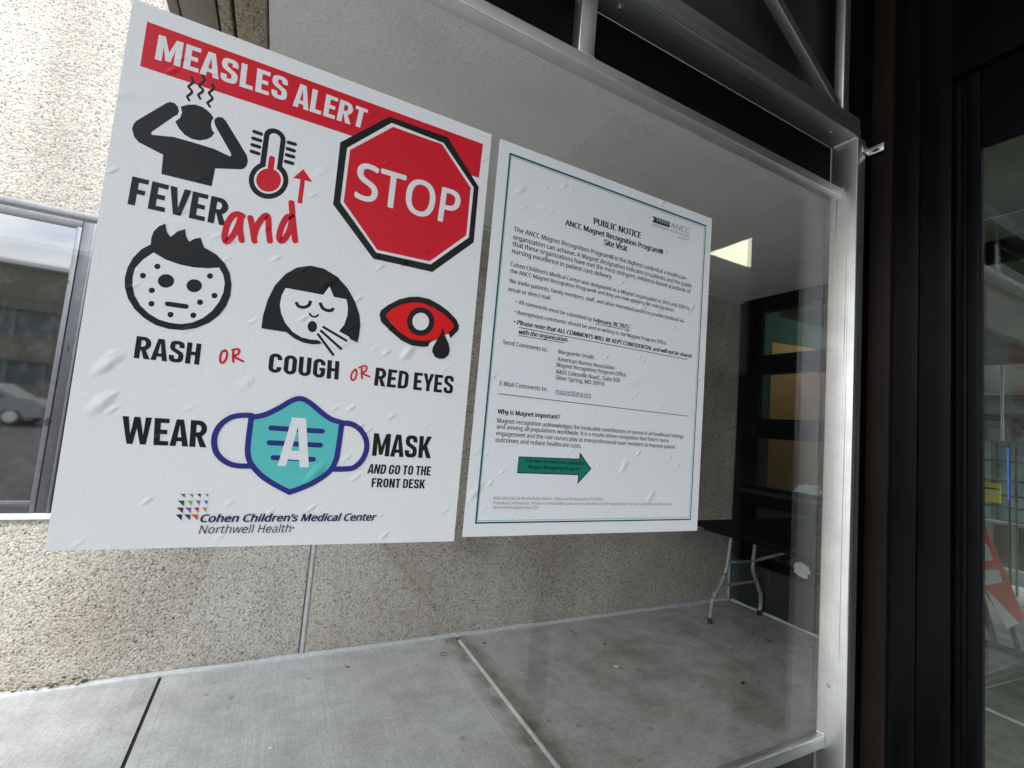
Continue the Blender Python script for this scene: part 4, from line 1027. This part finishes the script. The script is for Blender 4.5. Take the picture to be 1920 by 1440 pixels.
line(b, 'Why is Magnet important?', (933, 775.5), (1049.5, 785.8), bold=.042)
line(b, 'magnet@ana.org', (1041.4, 737), (1107.3, 744.3), 'link', bold=.006); stroke(b, [(1041, 738.6), (1107, 746.2)], 1.0, 'link')
stroke(b, [(933.8, 738.2), (1289.5, 780.2)], 1.1, 'black')
obj('notice_print', b, pn)
b = MB()
line(b, 'MAG-INS-030-SV Attach-Public Notice - Initial and Redesignation 07252024', (925.6, 936.8), (1130, 938.4), 'grey')
line(b, 'Proprietary information. Printed or downloaded copies are not controlled. It is the responsibility of the user to reference the official online', (924.7, 945.6), (1260, 947.6), 'grey')
line(b, 'document located in the QT9.', (924.2, 953.7), (1009.3, 954.7), 'grey'); obj('footer_print', b, pn)
b = MB(); ar = [(385, 877), (775, 892), (778, 848), (853, 957), (763, 1055), (768, 998), (375, 985)]
poly(b, C8(ar), 'black'); cx = sum(p[0] for p in ar) / 7; cy = 945
poly(b, C8([(390, 883), (781, 898), (783, 866), (845, 957), (769, 1039), (774, 992), (381, 979)]), 'green')
line(b, 'Scan here to learn more about the', C8([(428, 913)])[0], C8([(805, 933)])[0], bold=.042); line(b, 'Magnet Recognition Program', C8([(450, 954)])[0], C8([(775, 968)])[0], bold=.042)
obj('green_arrow', b, pn)
b = MB(); poly(b, C7([(1300, 625), (1425, 668), (1422, 708), (1298, 668), (1312, 648)]), 'green_dark')
for k in range(5):
    x = 1330 + k * 18; y = 648 + k * 6.2
    stroke(b, C7([(x, y - 8), (x + 12, y + 6), (x + 2, y + 14)]), .9, 'white')
word(b, 'ANCC', *C7([(1430, 708), (1563, 755), (1434, 672), (1566, 714)]), 'grey')
line(b, 'AMERICAN NURSES CREDENTIALING CENTER', C7([(1297, 691)])[0], C7([(1565, 779)])[0], 'grey', bold=.012)
line(b, 'M A G N E T', C7([(1485, 784)])[0], C7([(1563, 805)])[0], 'grey', bold=.01); obj('emblem', b, pn)

# ------------------------------------------------------------------ litter on the paving
def scrap(px, py, r, mat, label, name='paper_scrap', cat='scrap'):
    c = on_z(px, py, .003); pts = []
    for k in range(7):
        a = 2 * math.pi * k / 7 + .4; q = r * random.uniform(.7, 1.15); pts.append((c.x + q * math.cos(a), c.y + q * .8 * math.sin(a), .002 + random.uniform(0, .004)))
    w = MB(); w.prism(pts, (0, 0, .0012), mat); return tag(obj(name, w), label, cat)
scrap(1156, 1250, .016, 'white_paper', 'small pale paper scrap on the paving, right of the sealed joint')
scrap(508, 1403, .011, 'white_paper', 'tiny white paper scrap on the paving, left of the sealed joint')
b = MB()
for px, py, s_ in ((1395, 1281, .012), (1413, 1190, .010), (1440, 1202, .012), (1378, 1166, .008), (1424, 1280, .006), (1275, 1137, .012), (1432, 1182, .008), (1500, 1238, .008), (1410, 1222, .006), (1365, 1203, .006), (910, 1206, .010), (838, 1203, .006), (938, 1163, .01), (1135, 1208, .01), (1522, 1214, .008), (652, 1250, .007)):
    c = on_z(px, py, .003); a = random.uniform(0, 3)
    for t in range(3):
        b.blob((c.x + random.uniform(-s_, s_), c.y + random.uniform(-s_, s_), .004), s_ * random.uniform(.5, .9), 'leaf', 6, (1.2, .6, .35))
tag(obj('dry_leaf_debris', b), 'dark leaf crumbs scattered over the paving', 'litter', kind='stuff')
c = on_z(832, 1226, .003); b = MB(); b.tube([(c.x + .019 * math.cos(k * .3142), c.y + .019 * math.sin(k * .3142), .003) for k in range(20)], .0022, 'rust', 6)  # rust stain modelled as a thin raised ring
tag(obj('rust_stain_ring', b), 'small ring-shaped rust stain on the paving beside the sealed joint', 'ring')
